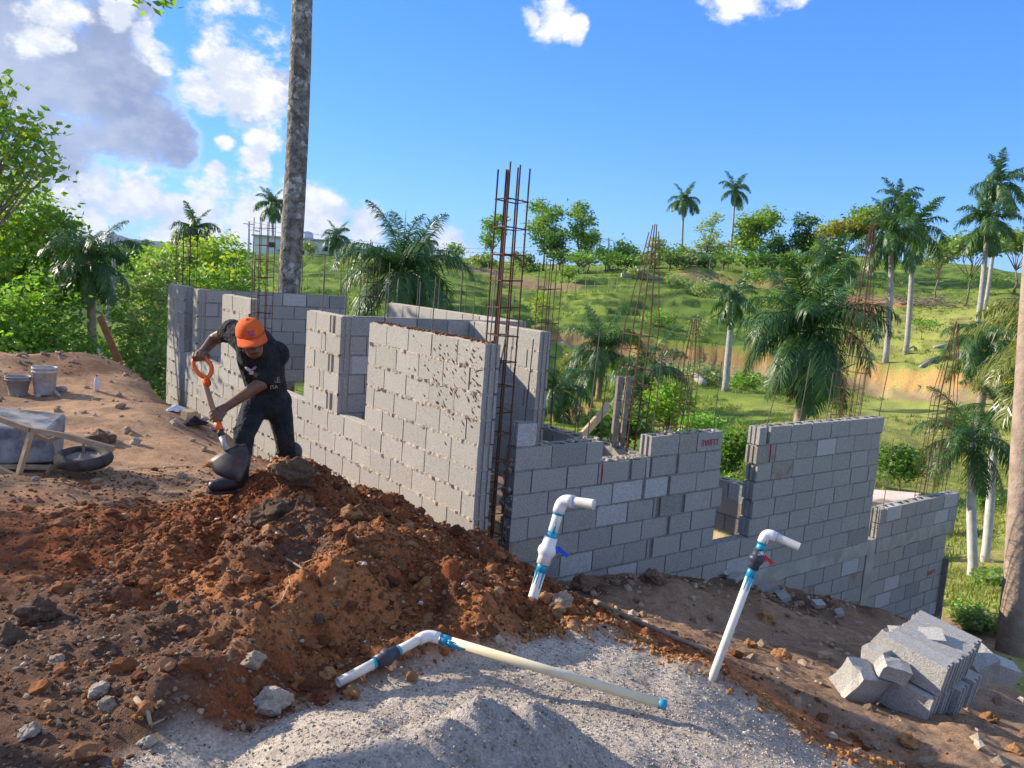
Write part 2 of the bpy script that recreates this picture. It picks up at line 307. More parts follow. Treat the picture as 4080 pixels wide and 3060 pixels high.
def height(x, y, fine=True):
    z = base_h(x, y); sand, sd, far = masks(x, y)
    nearw = 1 - ss(far, 9, 15)
    # sand heap
    hx, hy = -2.14, -3.20
    wx = x + fbm(x, y, 1.6, 3, 21) * .14; wy = y + fbm(x, y, 1.6, 3, 22) * .14
    e = np.zeros_like(x)
    for (hpx, hpy, hh, hr) in ((1900, 2760, .42, .54), (1760, 2840, .41, .54), (1600, 2950, .40, .55), (1420, 3080, .40, .56), (2100, 2790, .35, .50), (1180, 3250, .34, .55), (1450, 2850, .16, .40)):
        q = Zp(hpx, hpy, -.28 + hh); e = np.maximum(e, heap(wx, wy, q[0], q[1], hh, hr, 1.08))
    z = z + e + bump_(x, y, -.95, -3.75, .5, .22, -.6, .10) + bump_(x, y, -2.9, -3.3, .5, .15, .5, .06)
    # mound ridges of tipped soil
    p = [Zp(1450, 2190, -.08), Zp(1200, 2420, -.16), Zp(1000, 2560, -.18), Zp(700, 2830, -.24)]
    d, s, t = seg_d(x, y, p); z = z + .16 * np.exp(-(d / .20) ** 2) * nearw
    p = [Zp(1200, 1960, -.05), Zp(1050, 2150, -.1), Zp(860, 2330, -.15), Zp(640, 2500, -.2)]
    d, s, t = seg_d(x, y, p); z = z + .12 * np.exp(-(d / .22) ** 2) * nearw
    p = [Zp(1480, 2100, -.1), Zp(1700, 2250, -.22), Zp(1900, 2400, -.3)]
    d, s, t = seg_d(x, y, p); z = z + .13 * np.exp(-(d / .20) ** 2) * nearw
    q = Zp(1150, 1900, -.05); z = z + heap(x, y, q[0], q[1], .09, .42, 1.5)
    q = Zp(780, 2300, -.2); z = z - bump_(x, y, q[0], q[1], .5, .3, .4, .07)
    q = Zp(1150, 2530, -.2); z = z - bump_(x, y, q[0], q[1], .28, .2, .4, .10)
    # lip of spoil along the edge of the sand, then the drop to the slope
    z = z + .05 * np.exp(-((sd + .06) / .12) ** 2) * ss(x, -1.6, -.9) * nearw
    # berm at the far left and the washed edge of the trench beside the wall
    z = z + bump_(x, y, -2.0, 8.6, 1.6, .55, -.25, .13) + bump_(x, y, -3.4, 8.9, .9, .6, .1, .22) + bump_(x, y, -.9, 9.3, .8, .5, -.6, .12)
    z = z + (ss(-x + fbm(x, y, 1.3, 4, 8) * .5, .35, .75) - .5) * .22 * ss(y, 3.2, 4.5) * (1 - ss(y, 9, 11)) * ss(x, -3, -1.6)
    z = z + bump_(x, y, 2.3, -.75, 1.2, .4, -.2, .16) + bump_(x, y, 5.8, -.55, 1.6, .35, -.35, .16)
    if fine:
        rough = np.clip(1 - sand * .93, 0, 1) * nearw
        mound = np.exp(-(((x + 1.6) / 1.5) ** 2 + ((y + 1.2) / 1.9) ** 2)); mound = np.clip(mound * 1.5, .12, 1)
        slope = ss(x, .2, .8) ; mound = mound * (1 - slope) + .36 * slope
        z = z + rough * mound * (fbm(x, y, 2.6, 3, 31) * .20 + np.abs(fbm(x, y, 8.0, 3, 41)) * .10 + np.abs(fbm(x, y, 24.0, 3, 51)) * .030)
        z = z + ss(y, -.3, 1.5) * (1 - ss(x, -1.0, -.4)) * nearw * .05 * fbm(x * .7 - y * .5, (x * .6 + y * .8) * 3.5, 1.0, 3, 55)
        z = z + nearw * (fbm(x, y, 1.5, 2, 61) * .05 + sand * (fbm(x, y, 5, 3, 71) * .022 + fbm(x, y, 60, 2, 75) * .006))
    farw = ss(far, 9, 16)
    z = z + farw * fbm(x, y, .10, 3, 81) * np.clip(far / 60, 0, 1.6) * .6 + farw * fbm(x, y, .9, 3, 85) * .16
    # cattle terraces on the grass hills
    tw = ss(far, 45, 60) * (1 - ss(far, 170, 230)); zz = z + fbm(x, y, .06, 3, 91) * 2.2; ph = (zz / .8) % 1.0
    z = z + tw * (ss(ph, 0.55, .95) - ph) * 1.0 * (.6 + fbm(x, y, .3, 2, 95))
    for pl, hb, wid in CUTS:
        d, s, p = seg_d(x, y, pl); end = ss(p, 0.02, 1.0) * (1 - ss(p, len(pl) - 1.9, len(pl) - 1.02))
        d = d + fbm(x, y, .5, 3, 99) * .7 + fbm(x, y, 1.6, 2, 98) * .35; u = d * s
        z = z + end * hb * np.where(u > 0, ss(u, 0, .9) * np.exp(-np.clip(u - .9, 0, 99) / 9), -.45 * np.exp(-((-u) / wid) ** 2) * ss(-u, 0, .2) * .6)
    return z
def colour(x, y, z):
    sand, sd, far = masks(x, y); n = len(x)
    f1 = fbm(x, y, 1.2, 4, 3); f2 = fbm(x, y, 5.0, 3, 4); f3 = fbm(x, y, .35, 4, 6)
    def L(a): return np.array(a)[None, :]
    def mx(c_, k, t): k = np.clip(k, 0, 1)[:, None]; return c_ * (1 - k) + t * k
    c_ = np.repeat(L((.235, .074, .027)), n, 0)                                    # red soil
    c_ = mx(c_, ss(f1, -.12, .28), L((.39, .155, .058)))
    c_ = mx(c_, ss(f2, .16, .36) * .6, L((.075, .04, .025)))
    q = Zp(250, 2650, -.24); dk = np.exp(-(((x - q[0]) / .62) ** 2 + ((y - q[1]) / 1.25) ** 2)); c_ = mx(c_, ss(dk + f1 * .4, .25, .7) * .9, L((.11, .068, .045)))
    q = Zp(1150, 2060, -.08); dk = np.exp(-(((x - q[0]) / .45) ** 2 + ((y - q[1]) / .55) ** 2)); c_ = mx(c_, ss(dk + f1 * .5, .35, .7) * .85, L((.11, .075, .055)))
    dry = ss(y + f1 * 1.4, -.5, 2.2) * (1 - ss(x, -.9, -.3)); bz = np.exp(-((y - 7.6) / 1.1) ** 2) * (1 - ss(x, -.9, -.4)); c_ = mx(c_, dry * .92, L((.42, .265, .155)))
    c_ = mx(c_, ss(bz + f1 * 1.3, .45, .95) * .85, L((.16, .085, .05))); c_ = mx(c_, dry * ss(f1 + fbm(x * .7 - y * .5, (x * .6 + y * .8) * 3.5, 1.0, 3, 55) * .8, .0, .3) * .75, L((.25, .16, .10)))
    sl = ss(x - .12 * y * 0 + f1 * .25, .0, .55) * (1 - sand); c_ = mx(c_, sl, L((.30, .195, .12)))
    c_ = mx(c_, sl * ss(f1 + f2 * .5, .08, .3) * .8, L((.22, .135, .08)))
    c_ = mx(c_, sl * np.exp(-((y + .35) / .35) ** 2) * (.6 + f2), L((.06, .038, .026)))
    lip = np.exp(-((sd + .08) / .13) ** 2) * ss(x, -1.5, -.9); c_ = mx(c_, lip * (.8 + f2), L((.36, .155, .05)))
    sc_ = np.repeat(L((.50, .425, .335)), n, 0); sc_ = mx(sc_, ss(f1 + f2 * .4, -.1, .35), L((.40, .34, .275))); sc_ = mx(sc_, np.exp(-(((x + 2.3) / .6) ** 2 + ((y + 3.4) / .6) ** 2)) * .8, L((.31, .28, .25)))
    c_ = mx(c_, sand, sc_)
    # grass beyond the building site
    g = np.repeat(L((.15, .225, .036)), n, 0); g = mx(g, ss(f3, -.15, .25), L((.235, .305, .048))); g = mx(g, ss(fbm(x, y, .8, 3, 13) + .7 * fbm(x, y, .11, 2, 17), .05, .30) * .85, L((.062, .115, .024)))
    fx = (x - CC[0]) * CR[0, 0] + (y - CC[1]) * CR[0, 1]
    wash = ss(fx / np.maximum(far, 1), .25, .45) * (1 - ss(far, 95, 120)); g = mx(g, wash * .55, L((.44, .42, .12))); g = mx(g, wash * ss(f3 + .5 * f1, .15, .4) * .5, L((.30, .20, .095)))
    tph = ((z + fbm(x, y, .06, 3, 91) * 2.2) / .8) % 1.0; tw = ss(far, 45, 60) * (1 - ss(far, 170, 230)) * (1 - wash * .8); g = mx(g, tw * ss(tph, .42, .62) * (1 - ss(tph, .9, 1.0)) * np.clip(.75 + 1.2 * f3, 0, 1), L((.052, .10, .02)))
    out_ = ss(np.maximum.reduce([x - 9.6, y - 11.2, (-y - 7) , (x - 3.6) * (y < -1.5) + 0 * x - .6 * np.abs(y + 1.5) * (y >= -1.5) - 3 * (y >= -1.5), -x - 9]) + f1 * 1.2, -.2, 1.4)
    c_ = mx(c_, out_, g)
    for pl, hb, wid in CUTS:
        d, s, p = seg_d(x, y, pl); end = ss(p, .02, .7) * (1 - ss(p, len(pl) - 1.6, len(pl) - 1.02)); u = d * s + fbm(x, y, .5, 3, 99) * .7 * s
        bank = end * ss(u, -.25, .1) * (1 - ss(u, .7, 1.1)) * (.55 if hb == 1.1 else 1); road = end * ss(-u, -.1, .3) * (1 - ss(-u, wid * .55, wid * .9))
        c_ = mx(c_, bank * (.88 + f1 * .3), L((.46, .255, .105))); c_ = mx(c_, road * (.75 + f1), L((.36, .25, .145)))
    q = D(3480, 1190, 98); pd = np.exp(-(((x - q[0]) / 9) ** 2 + ((y - q[1]) / 4) ** 2)); c_ = mx(c_, ss(pd + f3 * .5, .3, .6) * .85, L((.42, .235, .11)))
    d, s, p = seg_d(x, y, [D(1880, 1072, 112), D(2050, 1105, 102), D(2190, 1130, 92)]); c_ = mx(c_, (1 - ss(d + f3 * 3, 2, 5)) * .8, L((.30, .195, .115)))
    return np.clip(c_, .01, 1)
def groundmat():
    m, t, b, o = newmat('earth')
    at = N(t, 'ShaderNodeAttribute', attribute_name='col'); tc_ = N(t, 'ShaderNodeTexCoord'); vec = tc_.outputs['Object']
    n_a = noise(t, vec, 9, 6, .7); n_b = noise(t, vec, 70, 4, .7); n_c = noise(t, vec, 210, 2, .6)
    f = math_(t, 'ADD', math_(t, 'MULTIPLY', n_a, .9), math_(t, 'MULTIPLY', n_b, 1.1))
    cc = mixc(t, mrange(t, f, .72, 1.28, 0, 1, False), (.52, .50, .48), (1.5, 1.5, 1.5))
    b_c = mixc(t, 1.0, at.outputs['Color'], cc, 'MULTIPLY'); t.links.new(b_c, b.inputs['Base Color'])
    b.inputs['Roughness'].default_value = .95; b.inputs['Specular IOR Level'].default_value = .12
    hsum = math_(t, 'ADD', math_(t, 'MULTIPLY', n_b, .6), math_(t, 'MULTIPLY', n_c, .35))
    bn = N(t, 'ShaderNodeBump'); bn.inputs['Strength'].default_value = .8; bn.inputs['Distance'].default_value = .022
    t.links.new(hsum, bn.inputs['Height']); t.links.new(bn.outputs[0], b.inputs['Normal'])
    return m
EARTH = groundmat()
def gridmesh(name, xs, ys, hole=None, sink=0.0, coarse=False):
    X, Y = np.meshgrid(xs, ys, indexing='ij'); x = X.ravel(); y = Y.ravel(); z = height(x, y, True)
    if hole:
        ins = (x > hole[0] + .02) & (x < hole[1] - .02) & (y > hole[2] + .02) & (y < hole[3] - .02); z = z - ins * sink
    return surf(name, X.shape, x, y, z, hole)
def surf(name, shp, x, y, z, hole=None, wrapped=False):
    nx, ny = shp; idx = np.arange(nx * ny).reshape(nx, ny)
    f = np.stack([idx[:-1, :-1], idx[1:, :-1], idx[1:, 1:], idx[:-1, 1:]], -1).reshape(-1, 4)
    if hole:
        m = .16; i_ = (x > hole[0] + m) & (x < hole[1] - m) & (y > hole[2] + m) & (y < hole[3] - m); f = f[~i_[f].all(1)]
    me = bpy.data.meshes.new(name); me.vertices.add(len(x)); me.vertices.foreach_set('co', np.stack([x, y, z], 1).ravel().astype(np.float32))
    me.loops.add(f.size); me.loops.foreach_set('vertex_index', f.ravel().astype(np.int32)); me.polygons.add(len(f))
    me.polygons.foreach_set('loop_start', np.arange(0, f.size, 4, dtype=np.int32)); me.polygons.foreach_set('use_smooth', np.ones(len(f), bool))
    me.update(calc_edges=True)
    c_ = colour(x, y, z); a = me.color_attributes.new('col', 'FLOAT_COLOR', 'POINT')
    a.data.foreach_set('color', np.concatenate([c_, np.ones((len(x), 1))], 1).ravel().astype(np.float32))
    me.materials.append(EARTH); o = bpy.data.objects.new(name, me); col.objects.link(o); tag(o, kind='structure'); return o
HOLE = (-4.4, 1.6, -5.0, 2.2); HOLE2 = (-9.0, 11.0, -8.0, 13.0)
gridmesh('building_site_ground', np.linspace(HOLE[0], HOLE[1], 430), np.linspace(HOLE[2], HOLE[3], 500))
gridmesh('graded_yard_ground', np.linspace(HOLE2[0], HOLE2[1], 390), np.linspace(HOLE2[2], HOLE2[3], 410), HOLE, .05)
def far_ground():
    th = np.concatenate([np.linspace(math.radians(-75), math.radians(-4), 60)[:-1], np.linspace(math.radians(-4), math.radians(78), 400), np.linspace(math.radians(78), math.radians(140), 50)[1:]])
    r = np.exp(np.linspace(math.log(5.0), math.log(420), 330)); r = np.concatenate([r, np.exp(np.linspace(math.log(440), math.log(9000), 24))])
    T, Rr = np.meshgrid(th, r, indexing='ij'); x = (CC[0] + Rr * np.sin(T)).ravel(); y = (CC[1] + Rr * np.cos(T)).ravel()
    rr = Rr.ravel(); m = np.minimum(rr, 420); z = height(CC[0] + m * np.sin(T.ravel()), CC[1] + m * np.cos(T.ravel()), True)
    z = z - ss(rr, 400, 1500) * 25
    ins = (x > HOLE2[0] + .1) & (x < HOLE2[1] - .1) & (y > HOLE2[2] + .1) & (y < HOLE2[3] - .1); z = z - ins * .08
    o = surf('valley_and_hills', T.shape, x, y, z, HOLE2); return o
far_ground()
def H(x, y): return float(height(np.array([float(x)]), np.array([float(y)]))[0])
def Hs(x, y): return height(np.asarray(x, float), np.asarray(y, float))
def ground_at(px, py, d0=1.2, d1=300):
    """where the line of sight through a photo pixel meets the ground"""
    ds = np.exp(np.linspace(math.log(d0), math.log(d1), 500)); v = ray(px, py); P = CC[None] + ds[:, None] * v[None]
    g = height(P[:, 0].copy(), P[:, 1].copy()) - P[:, 2]; i = np.argmax(g > 0); i = max(i, 1)
    t = g[i - 1] / (g[i - 1] - g[i] + 1e-9); p = P[i - 1] * (1 - t) + P[i] * t; return p

# far blue mountains
def mountains():
    m = mat('far_forest', (.035, .06, .035), (.05, .075, .04), scale=.004, rough=1)
    for (d, prof, lab) in [(7000, [(150, 985), (330, 960), (400, 922), (440, 925), (500, 945), (560, 955), (640, 962), (700, 975), (800, 990), (950, 1012), (1150, 1040)], 0), (4200, [(0, 975), (300, 975), (470, 968), (560, 972), (650, 978), (760, 985), (860, 998), (1000, 1020), (1200, 1055)], 1)]:
        xs = np.linspace(prof[0][0], prof[-1][0], 90); ys = np.interp(xs, [p[0] for p in prof], [p[1] for p in prof]) + fbm(xs * .03, xs * 0, 1, 4, 5 + lab) * 9
        v = []; f = []
        for i, (a, b) in enumerate(zip(xs, ys)):
            p = D(a, b, d); hor = p.copy(); hor[2] = -60; dirn = ray(a, b); dirn[2] = 0; dirn /= np.linalg.norm(dirn)
            for k, (s, z) in enumerate([(-1.2, -80), (-.5, -60 + (p[2] + 60) * .55), (0, p[2]), (.6, -60 + (p[2] + 60) * .5), (1.4, -80)]):
                q = p + dirn * s * d * .12; q[2] = z; v.append(q)
            if i:
                for k in range(4): f.append(((i - 1) * 5 + k, i * 5 + k, i * 5 + k + 1, (i - 1) * 5 + k + 1))
        o = mk('mountain_range', v, f, m, None, True); tag(o, kind='structure')
mountains()
# ------------------------------------------------------------------ the block house under construction
HC = .21; ZA = .888; TH = .15; BLK = .41
MBLOCK = mat('concrete_block', (.31, .292, .255), (.47, .446, .398), scale=80, rough=.95, bump=1.0, bscale=120, bdist=.009, spec=.1, rand=.06, mid=(.30, .70), detail=6, c3=(.40, .35, .275), s3=3.2, t3=(.60, .85))
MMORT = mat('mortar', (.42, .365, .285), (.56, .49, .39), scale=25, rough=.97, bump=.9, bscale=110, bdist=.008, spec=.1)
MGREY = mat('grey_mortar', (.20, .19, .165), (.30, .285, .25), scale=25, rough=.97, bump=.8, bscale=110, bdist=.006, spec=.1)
MCONC = mat('poured_concrete', (.34, .325, .275), (.44, .42, .35), scale=4, rough=.95, bump=.4, bscale=70, bdist=.005, c3=(.26, .24, .19), s3=2.5)
MRUST = mat('rusty_steel', (.075, .034, .022), (.14, .055, .03), scale=30, rough=.8, bump=.2, bscale=200, spec=.3, rand=.25)
MSTEEL = mat('dull_rebar', (.09, .075, .062), (.14, .11, .09), scale=30, rough=.7, spec=.35, rand=.3)
MRED = mat('red_paint', (.50, .035, .06), (.38, .03, .05), scale=40, rough=.7)
MWOOD = mat('pale_lumber', (.62, .47, .29), (.50, .36, .20), scale=9, rough=.8, bump=.2, bscale=90)
MPLY = mat('plywood', (.50, .36, .21), (.40, .28, .15), scale=5, rough=.8)
MWOODG = mat('weathered_board', (.30, .26, .215), (.20, .17, .14), scale=12, rough=.9, bump=.3, bscale=80)
MMUD = mat('mud_splash', (.14, .06, .03), (.20, .09, .045), scale=60, rough=.95)

MBPALE = mat('pale_block', (.40, .385, .36), (.56, .54, .51), scale=60, rough=.95, bump=.8, bscale=120, bdist=.008, spec=.1, rand=.05)
MBTAN = mat('tan_stained_block', (.30, .27, .215), (.42, .385, .32), scale=50, rough=.95, bump=1.0, bscale=120, bdist=.009, spec=.1, c3=(.30, .22, .14), s3=6, t3=(.5, .7))
MBDARK = mat('damp_block', (.25, .24, .215), (.38, .362, .325), scale=70, rough=.95, bump=1.0, bscale=120, bdist=.009, spec=.1)
def cell_mesh(name, L, T, Hh, cells_x, cells_y, empty_cells, jit, seed):
    """prism from a plan of cells; empty cells are hollow cores and end grooves"""
    r = random.Random(seed); nx, ny = len(cells_x) - 1, len(cells_y) - 1; v = {}; V = []; F = []
    jx = {(i, j): (r.uniform(-jit, jit), r.uniform(-jit, jit)) for i in range(nx + 1) for j in range(ny + 1)}
    jz = {(i, j): (r.uniform(-jit, jit), r.uniform(-jit, jit)) for i in range(nx + 1) for j in range(ny + 1)}
    def vid(i, j, k):
        if (i, j, k) not in v:
            v[(i, j, k)] = len(V); V.append((cells_x[i] + jx[(i, j)][0], cells_y[j] + jx[(i, j)][1] * .5, (Hh / 2 if k else -Hh / 2) + jz[(i, j)][k]))
        return v[(i, j, k)]
    solid = lambda i, j: 0 <= i < nx and 0 <= j < ny and (i, j) not in empty_cells
    for i in range(nx):
        for j in range(ny):
            if not solid(i, j): continue
            F.append((vid(i, j, 1), vid(i + 1, j, 1), vid(i + 1, j + 1, 1), vid(i, j + 1, 1))); F.append((vid(i, j, 0), vid(i, j + 1, 0), vid(i + 1, j + 1, 0), vid(i + 1, j, 0)))
            if not solid(i - 1, j): F.append((vid(i, j, 0), vid(i, j, 1), vid(i, j + 1, 1), vid(i, j + 1, 0)))
            if not solid(i + 1, j): F.append((vid(i + 1, j, 0), vid(i + 1, j + 1, 0), vid(i + 1, j + 1, 1), vid(i + 1, j, 1)))
            if not solid(i, j - 1): F.append((vid(i, j, 0), vid(i + 1, j, 0), vid(i + 1, j, 1), vid(i, j, 1)))
            if not solid(i, j + 1): F.append((vid(i, j + 1, 0), vid(i, j + 1, 1), vid(i + 1, j + 1, 1), vid(i + 1, j + 1, 0)))
    me = bpy.data.meshes.new(name); me.from_pydata(V, [], F); me.materials.append(MBLOCK); return me
def block_meshes(L, tag_):
    hl = L / 2; o = []
    xs = [-hl, -hl + .014, hl - .014, hl]; ys = [-.075, -.048, -.014, .014, .048, .075]
    for s in range(4): o.append(cell_mesh('block' + tag_, L, TH, .190, xs, ys, {(0, 1), (0, 3), (2, 1), (2, 3)}, .0022, 10 + s))
    if L > .3: xs2 = [-hl, -hl + .014, -hl + .045, -.018, .018, hl - .045, hl - .014, hl]; em = {(2, 1), (2, 2), (2, 3), (4, 1), (4, 2), (4, 3)}
    else: xs2 = [-hl, -hl + .014, -hl + .045, hl - .045, hl - .014, hl]; em = {(2, 1), (2, 2), (2, 3)}
    n = len(xs2) - 2
    hol = [cell_mesh('hollow_block' + tag_, L, TH, .192, xs2, ys, em | {(0, 1), (0, 3), (n, 1), (n, 3)}, .0018, 50 + s) for s in range(2)]
    return o, hol
FULL = block_meshes(.398, ''); HALF = block_meshes(.194, '_half')
house = empty('unfinished_block_house', (0, 0, -1.2), 'unfinished roofless house of grey concrete blocks with rebar columns standing up', 'house')
BLOCKN = [0]
class Wall:
    """a wall of coursed blocks; axis 'x' faces -Y at offset y0, axis 'y' faces -X at offset x0"""
    def __init__(s, axis, off, ztop, mort=None, name='wall', squeeze=1.0):
        s.axis, s.off, s.zt, s.sq = axis, off, ztop, squeeze; s.mort = mort or MMORT; s.core = MB(); s.bl = []; s.name = name; s.extra = []
    def pt(s, u, w, z): return (u, s.off + w, z) if s.axis == 'x' else (s.off + w, u, z)
    def course(s, k, u0, u1, first=None, top=False, lens=None, back=False):
        """one course: k counted from the wall's top; lens overrides the bond (negative = open gap)"""
        z = s.zt - HC * k - HC / 2
        if lens is None:
            lens = []; u = 0; L = u1 - u0
            if first is None: first = .2 if k % 2 else .41
            lens.append(min(first, L)); u = lens[0]
            while u < L - .02:
                d = min(BLK, L - u)
                if L - u - d < .09 and L - u - d > 0: d = L - u
                lens.append(d); u += d
        u = u0
        for d in lens:
            if d < 0: u -= d; continue
            if d > .03: s.bl.append((u + d / 2, z, d - rnd.uniform(.011, .020), top))
            u += d
        a, b = (u0, u)
        zc = z if not top else z - HC * .5 - .004; hh = HC if not top else .012
        c = s.pt((a + b) / 2, TH / 2, zc); dx = (b - a - .05)
        if dx > .05: s.core.box(c, (dx, TH - .045, hh - .002) if s.axis == 'x' else (TH - .045, dx, hh - .002))
        # bed joint under this course: lumpy squeezed mortar on the seen face
        zb = z - HC / 2; us = np.arange(a + .005, b, .026); n0 = len(s.core.v)
        for i, uu in enumerate(us):
            sq = s.sq * max(0.0, rnd.gauss(.35, .6)) * .011; t1 = rnd.uniform(.009, .012 + sq * .4); t2 = rnd.uniform(.009, .012 + sq * 1.1)
            wv_ = .0035 - sq
            for (w, zz) in ((.03, zb + t1), (wv_, zb + t1 * .8), (wv_ + .001, zb - t2 * .9), (.03, zb - t2)):
                s.core.v.append(s.pt(uu, w, zz))
            if i:
                for q in range(3):
                    aa = n0 + (i - 1) * 4 + q; bb = n0 + i * 4 + q
                    s.core.f.append((aa, bb, bb + 1, aa + 1) if s.axis == 'x' else (aa, aa + 1, bb + 1, bb))
        if back:
            s.core.box(s.pt((a + b) / 2, TH - .02, zb), (b - a - .02, .03, .014) if s.axis == 'x' else (.03, b - a - .02, .014))
    def done(s, label=None):
        w = s.core.build(s.name, s.mort, house); 
        if label: w['label'] = label
        for (u, z, L, top) in s.bl:
            pm = rnd.random(); fam, base = (FULL, .398) if L > .3 else (HALF, .194)
            me = rnd.choice(fam[1] if top else fam[0]); o = bpy.data.objects.new('block', me); col.objects.link(o); o.parent = w
            p = np.array(s.pt(u, TH / 2 + rnd.uniform(-.0025, .0025), z + rnd.uniform(-.002, .002))) - org(house); o.location = p
            o.scale = (L / base, 1, 1); r = rnd.uniform(-.006, .006)
            if pm < .16 and s.sq < 1: o.material_slots[0].link = 'OBJECT'; o.material_slots[0].material = MBPALE if pm < .07 else (MBTAN if pm < .115 else MBDARK)
            o.rotation_euler = (rnd.uniform(-.004, .004), rnd.uniform(-.006, .006), r + (0 if s.axis == 'x' else math.pi / 2) + (math.pi if rnd.random() < .5 else 0)); BLOCKN[0] += 1
        return w
# front wall facing the sun (faces -X): piers between openings, continuous below the sills
A = Wall('y', 0.0, ZA, MMORT, squeeze=1.3)
for k in range(5):
    A.course(k, -.02, 1.985, first=.41 if k % 2 == 0 else .2, top=False)
    if k % 2 == 0: A.course(k, 2.62, 3.52, lens=[.14, -.055, .055, -.03, .36, .26])
    else: A.course(k, 2.62, 3.52, lens=[.37, .11, .42])
    A.course(k, 5.34, 6.48, first=.41 if k % 2 else .30); A.course(k, 7.62, 7.86, first=.24 if k % 2 else .12)
    A.course(k, 8.32, 9.30, first=.2 if k % 2 else .36)
for k in range(5, 11):
    A.course(k, -.02 if k < 9 else (2.84 if k == 9 else 4.48), 9.30, first=.41 if k % 2 else .2)
aw = A.done('sunlit front wall with window openings and lumpy squeezed mortar')
# side wall facing the camera (faces -Y)
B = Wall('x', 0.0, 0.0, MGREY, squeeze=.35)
XB, XC0, XC1, XD0, XD1 = .403, 3.80, 6.43, 6.66, 8.94
B.course(-1, XB, XB + .215, lens=[.215], top=False)
B.course(0, XB, XB + 1.03, lens=[.41, .41, .21], top=True)
B.course(0, 2.07, 3.17, lens=[.41, .28, .41], top=True)
B.course(1, XB, 3.17, lens=[.2, .41, .38, .41, -.03, .2, .06, -.02, .36, -.03, .41, .27], top=False)
B.course(2, XB, 3.20, lens=[.41, .38, .41, .41, -.03, .33, -.03, .41, .38]); B.course(3, XB, 3.22, lens=[.2, .41, .41, .41, .36, .05, -.05, .33, -.04, .42, .18])
B.course(4, XB, 3.18, lens=[.41, .41, .42, .41, .37, -.04, .33, .40]); B.course(5, XB, 3.17, lens=[.2, .41, .41, .41, .32, .05, -.04, .42, .33, .2])
for k in range(6): 
    if k == 0: B.course(k, XC0, XC1, lens=[.14, -.05] + [.41] * 6, top=True)
    elif k % 2: B.course(k, XC0 - .02 * (k == 1), XC1, lens=[.36] + [.41] * 5 + [.21])
    else: B.course(k, XC0 + .03, XC1, lens=[.27 if k == 2 else .41] + [.41] * 5 + ([.27] if k == 2 else [.13]))
for k in (6, 7): B.course(k, XB + (.41 if k == 6 else 1.64), XC1, first=.41 if k == 6 else .2)
for k in (0, 1):
    B.course(6 + k, XD0, XD1, lens=[.17, .41, .41, .41, .41, .41, .06] if k == 0 else [.37, .41, .41, .41, .41, .27], top=(k == 0))
ZBM = -HC * 8 - .19     # underside of the poured beam
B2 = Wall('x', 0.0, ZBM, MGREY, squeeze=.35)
for k in range(8):
    if k < 6: B2.course(k, 3.6 + .45 * k, XC1, first=.41 if k % 2 else .22)
    B2.course(k, XD0 - .02, 8.72, first=.2 if k % 2 else .40)
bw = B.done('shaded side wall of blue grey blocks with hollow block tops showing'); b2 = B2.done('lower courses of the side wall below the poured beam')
# poured concrete beam and columns in the side wall, lumpy where the forms leaked
cb = MB()
def rough_prism(mb, p0, p1, w, h, n=18, amp=.008):
    p0 = np.array(p0, float); p1 = np.array(p1, float); t = (p1 - p0) / np.linalg.norm(p1 - p0); base = len(mb.v)
    a = np.array([0, 1.0, 0]); b = np.cross(t, a)
    for i in range(n + 1):
        c_ = p0 + (p1 - p0) * i / n
        for (x, z) in ((-1, -1), (1, -1), (1, 1), (-1, 1)): mb.v.append(tuple(c_ + a * x * w / 2 + b * z * h / 2 + np.array([rnd.uniform(-amp, amp) for _ in range(3)])))
    for i in range(n):
        for k in range(4): k2 = (k + 1) % 4; mb.f.append((base + i * 4 + k, base + i * 4 + k2, base + i * 4 + 4 + k2, base + i * 4 + 4 + k))
    mb.f.append((base, base + 3, base + 2, base + 1)); mb.f.append(tuple(base + n * 4 + q for q in range(4)))
rough_prism(cb, (2.0, .073, -HC * 8 - .095), (XC1 + .02, .073, -HC * 8 - .095), .156, .186); cb.build('beam', MCONC, house)
cb = MB(); rough_prism(cb, (XD0 + .01, .073, -HC * 8 - .095), (8.90, .073, -HC * 8 - .095), .156, .186); cb.build('beam', MCONC, house)
cb = MB(); rough_prism(cb, (6.545, .072, -4.2), (6.545, .072, -HC * 8 + .01), .160, .20, 20, .006); cb.build('column', MCONC, house)
cb = MB(); rough_prism(cb, (8.83, .075, -4.6), (8.83, .075, -HC * 8 - .7), .156, .18, 20, .006); cb.build('column', MCONC, house)
cb = MB().bar((8.72, -.03, -3.15), (8.72, -.03, -2.25), .03, .10, (0, 1, 0)); cb.build('form_board', MWOODG, house)
# walls inside and at the back
def wl(axis, off, zt, u0, u1, n, m, sq=.6, label=None, topflag=False, first=.41):
    w = Wall(axis, off, zt, m, squeeze=sq)
    for k in range(n): w.course(k, u0, u1, first=first if k % 2 == 0 else .2, top=(topflag and k == 0))
    return w.done(label)
wl('x', 2.64, ZA, .12, 2.44, 7, MGREY, .5, 'cross wall behind the near front pier')
wl('y', 1.645, ZA, 1.30, 2.63, 8, MMORT, 1.0, 'short inner wall with ribbed block ends and a diagonal shadow')
wl('y', 2.48, ZA, 2.80, 6.14, 5, MMORT, .8, 'pale back wall seen over the cross wall')
wl('x', 7.62, ZA, .12, 2.50, 7, MGREY, .5, 'grey cross wall behind the worker')
wl('y', 2.0, -.20, .16, 1.95, 6, MMORT, .8, 'low inner wall running back from the notch in the side wall', True)
wl('y', 4.12, -.78, .16, 1.9, 1, MMORT, .8, 'inner wall with hollow tops seen through the narrow opening', True)
gb = MB().box((4.20, 1.0, -1.09), (.15, 1.7, .19)); gb.build('beam', mat('smooth_cast_concrete', (.46, .38, .29), (.52, .43, .33), scale=3, rough=.9), house)
wl('y', 4.12, -1.19, .16, 1.9, 1, MMORT, .3)
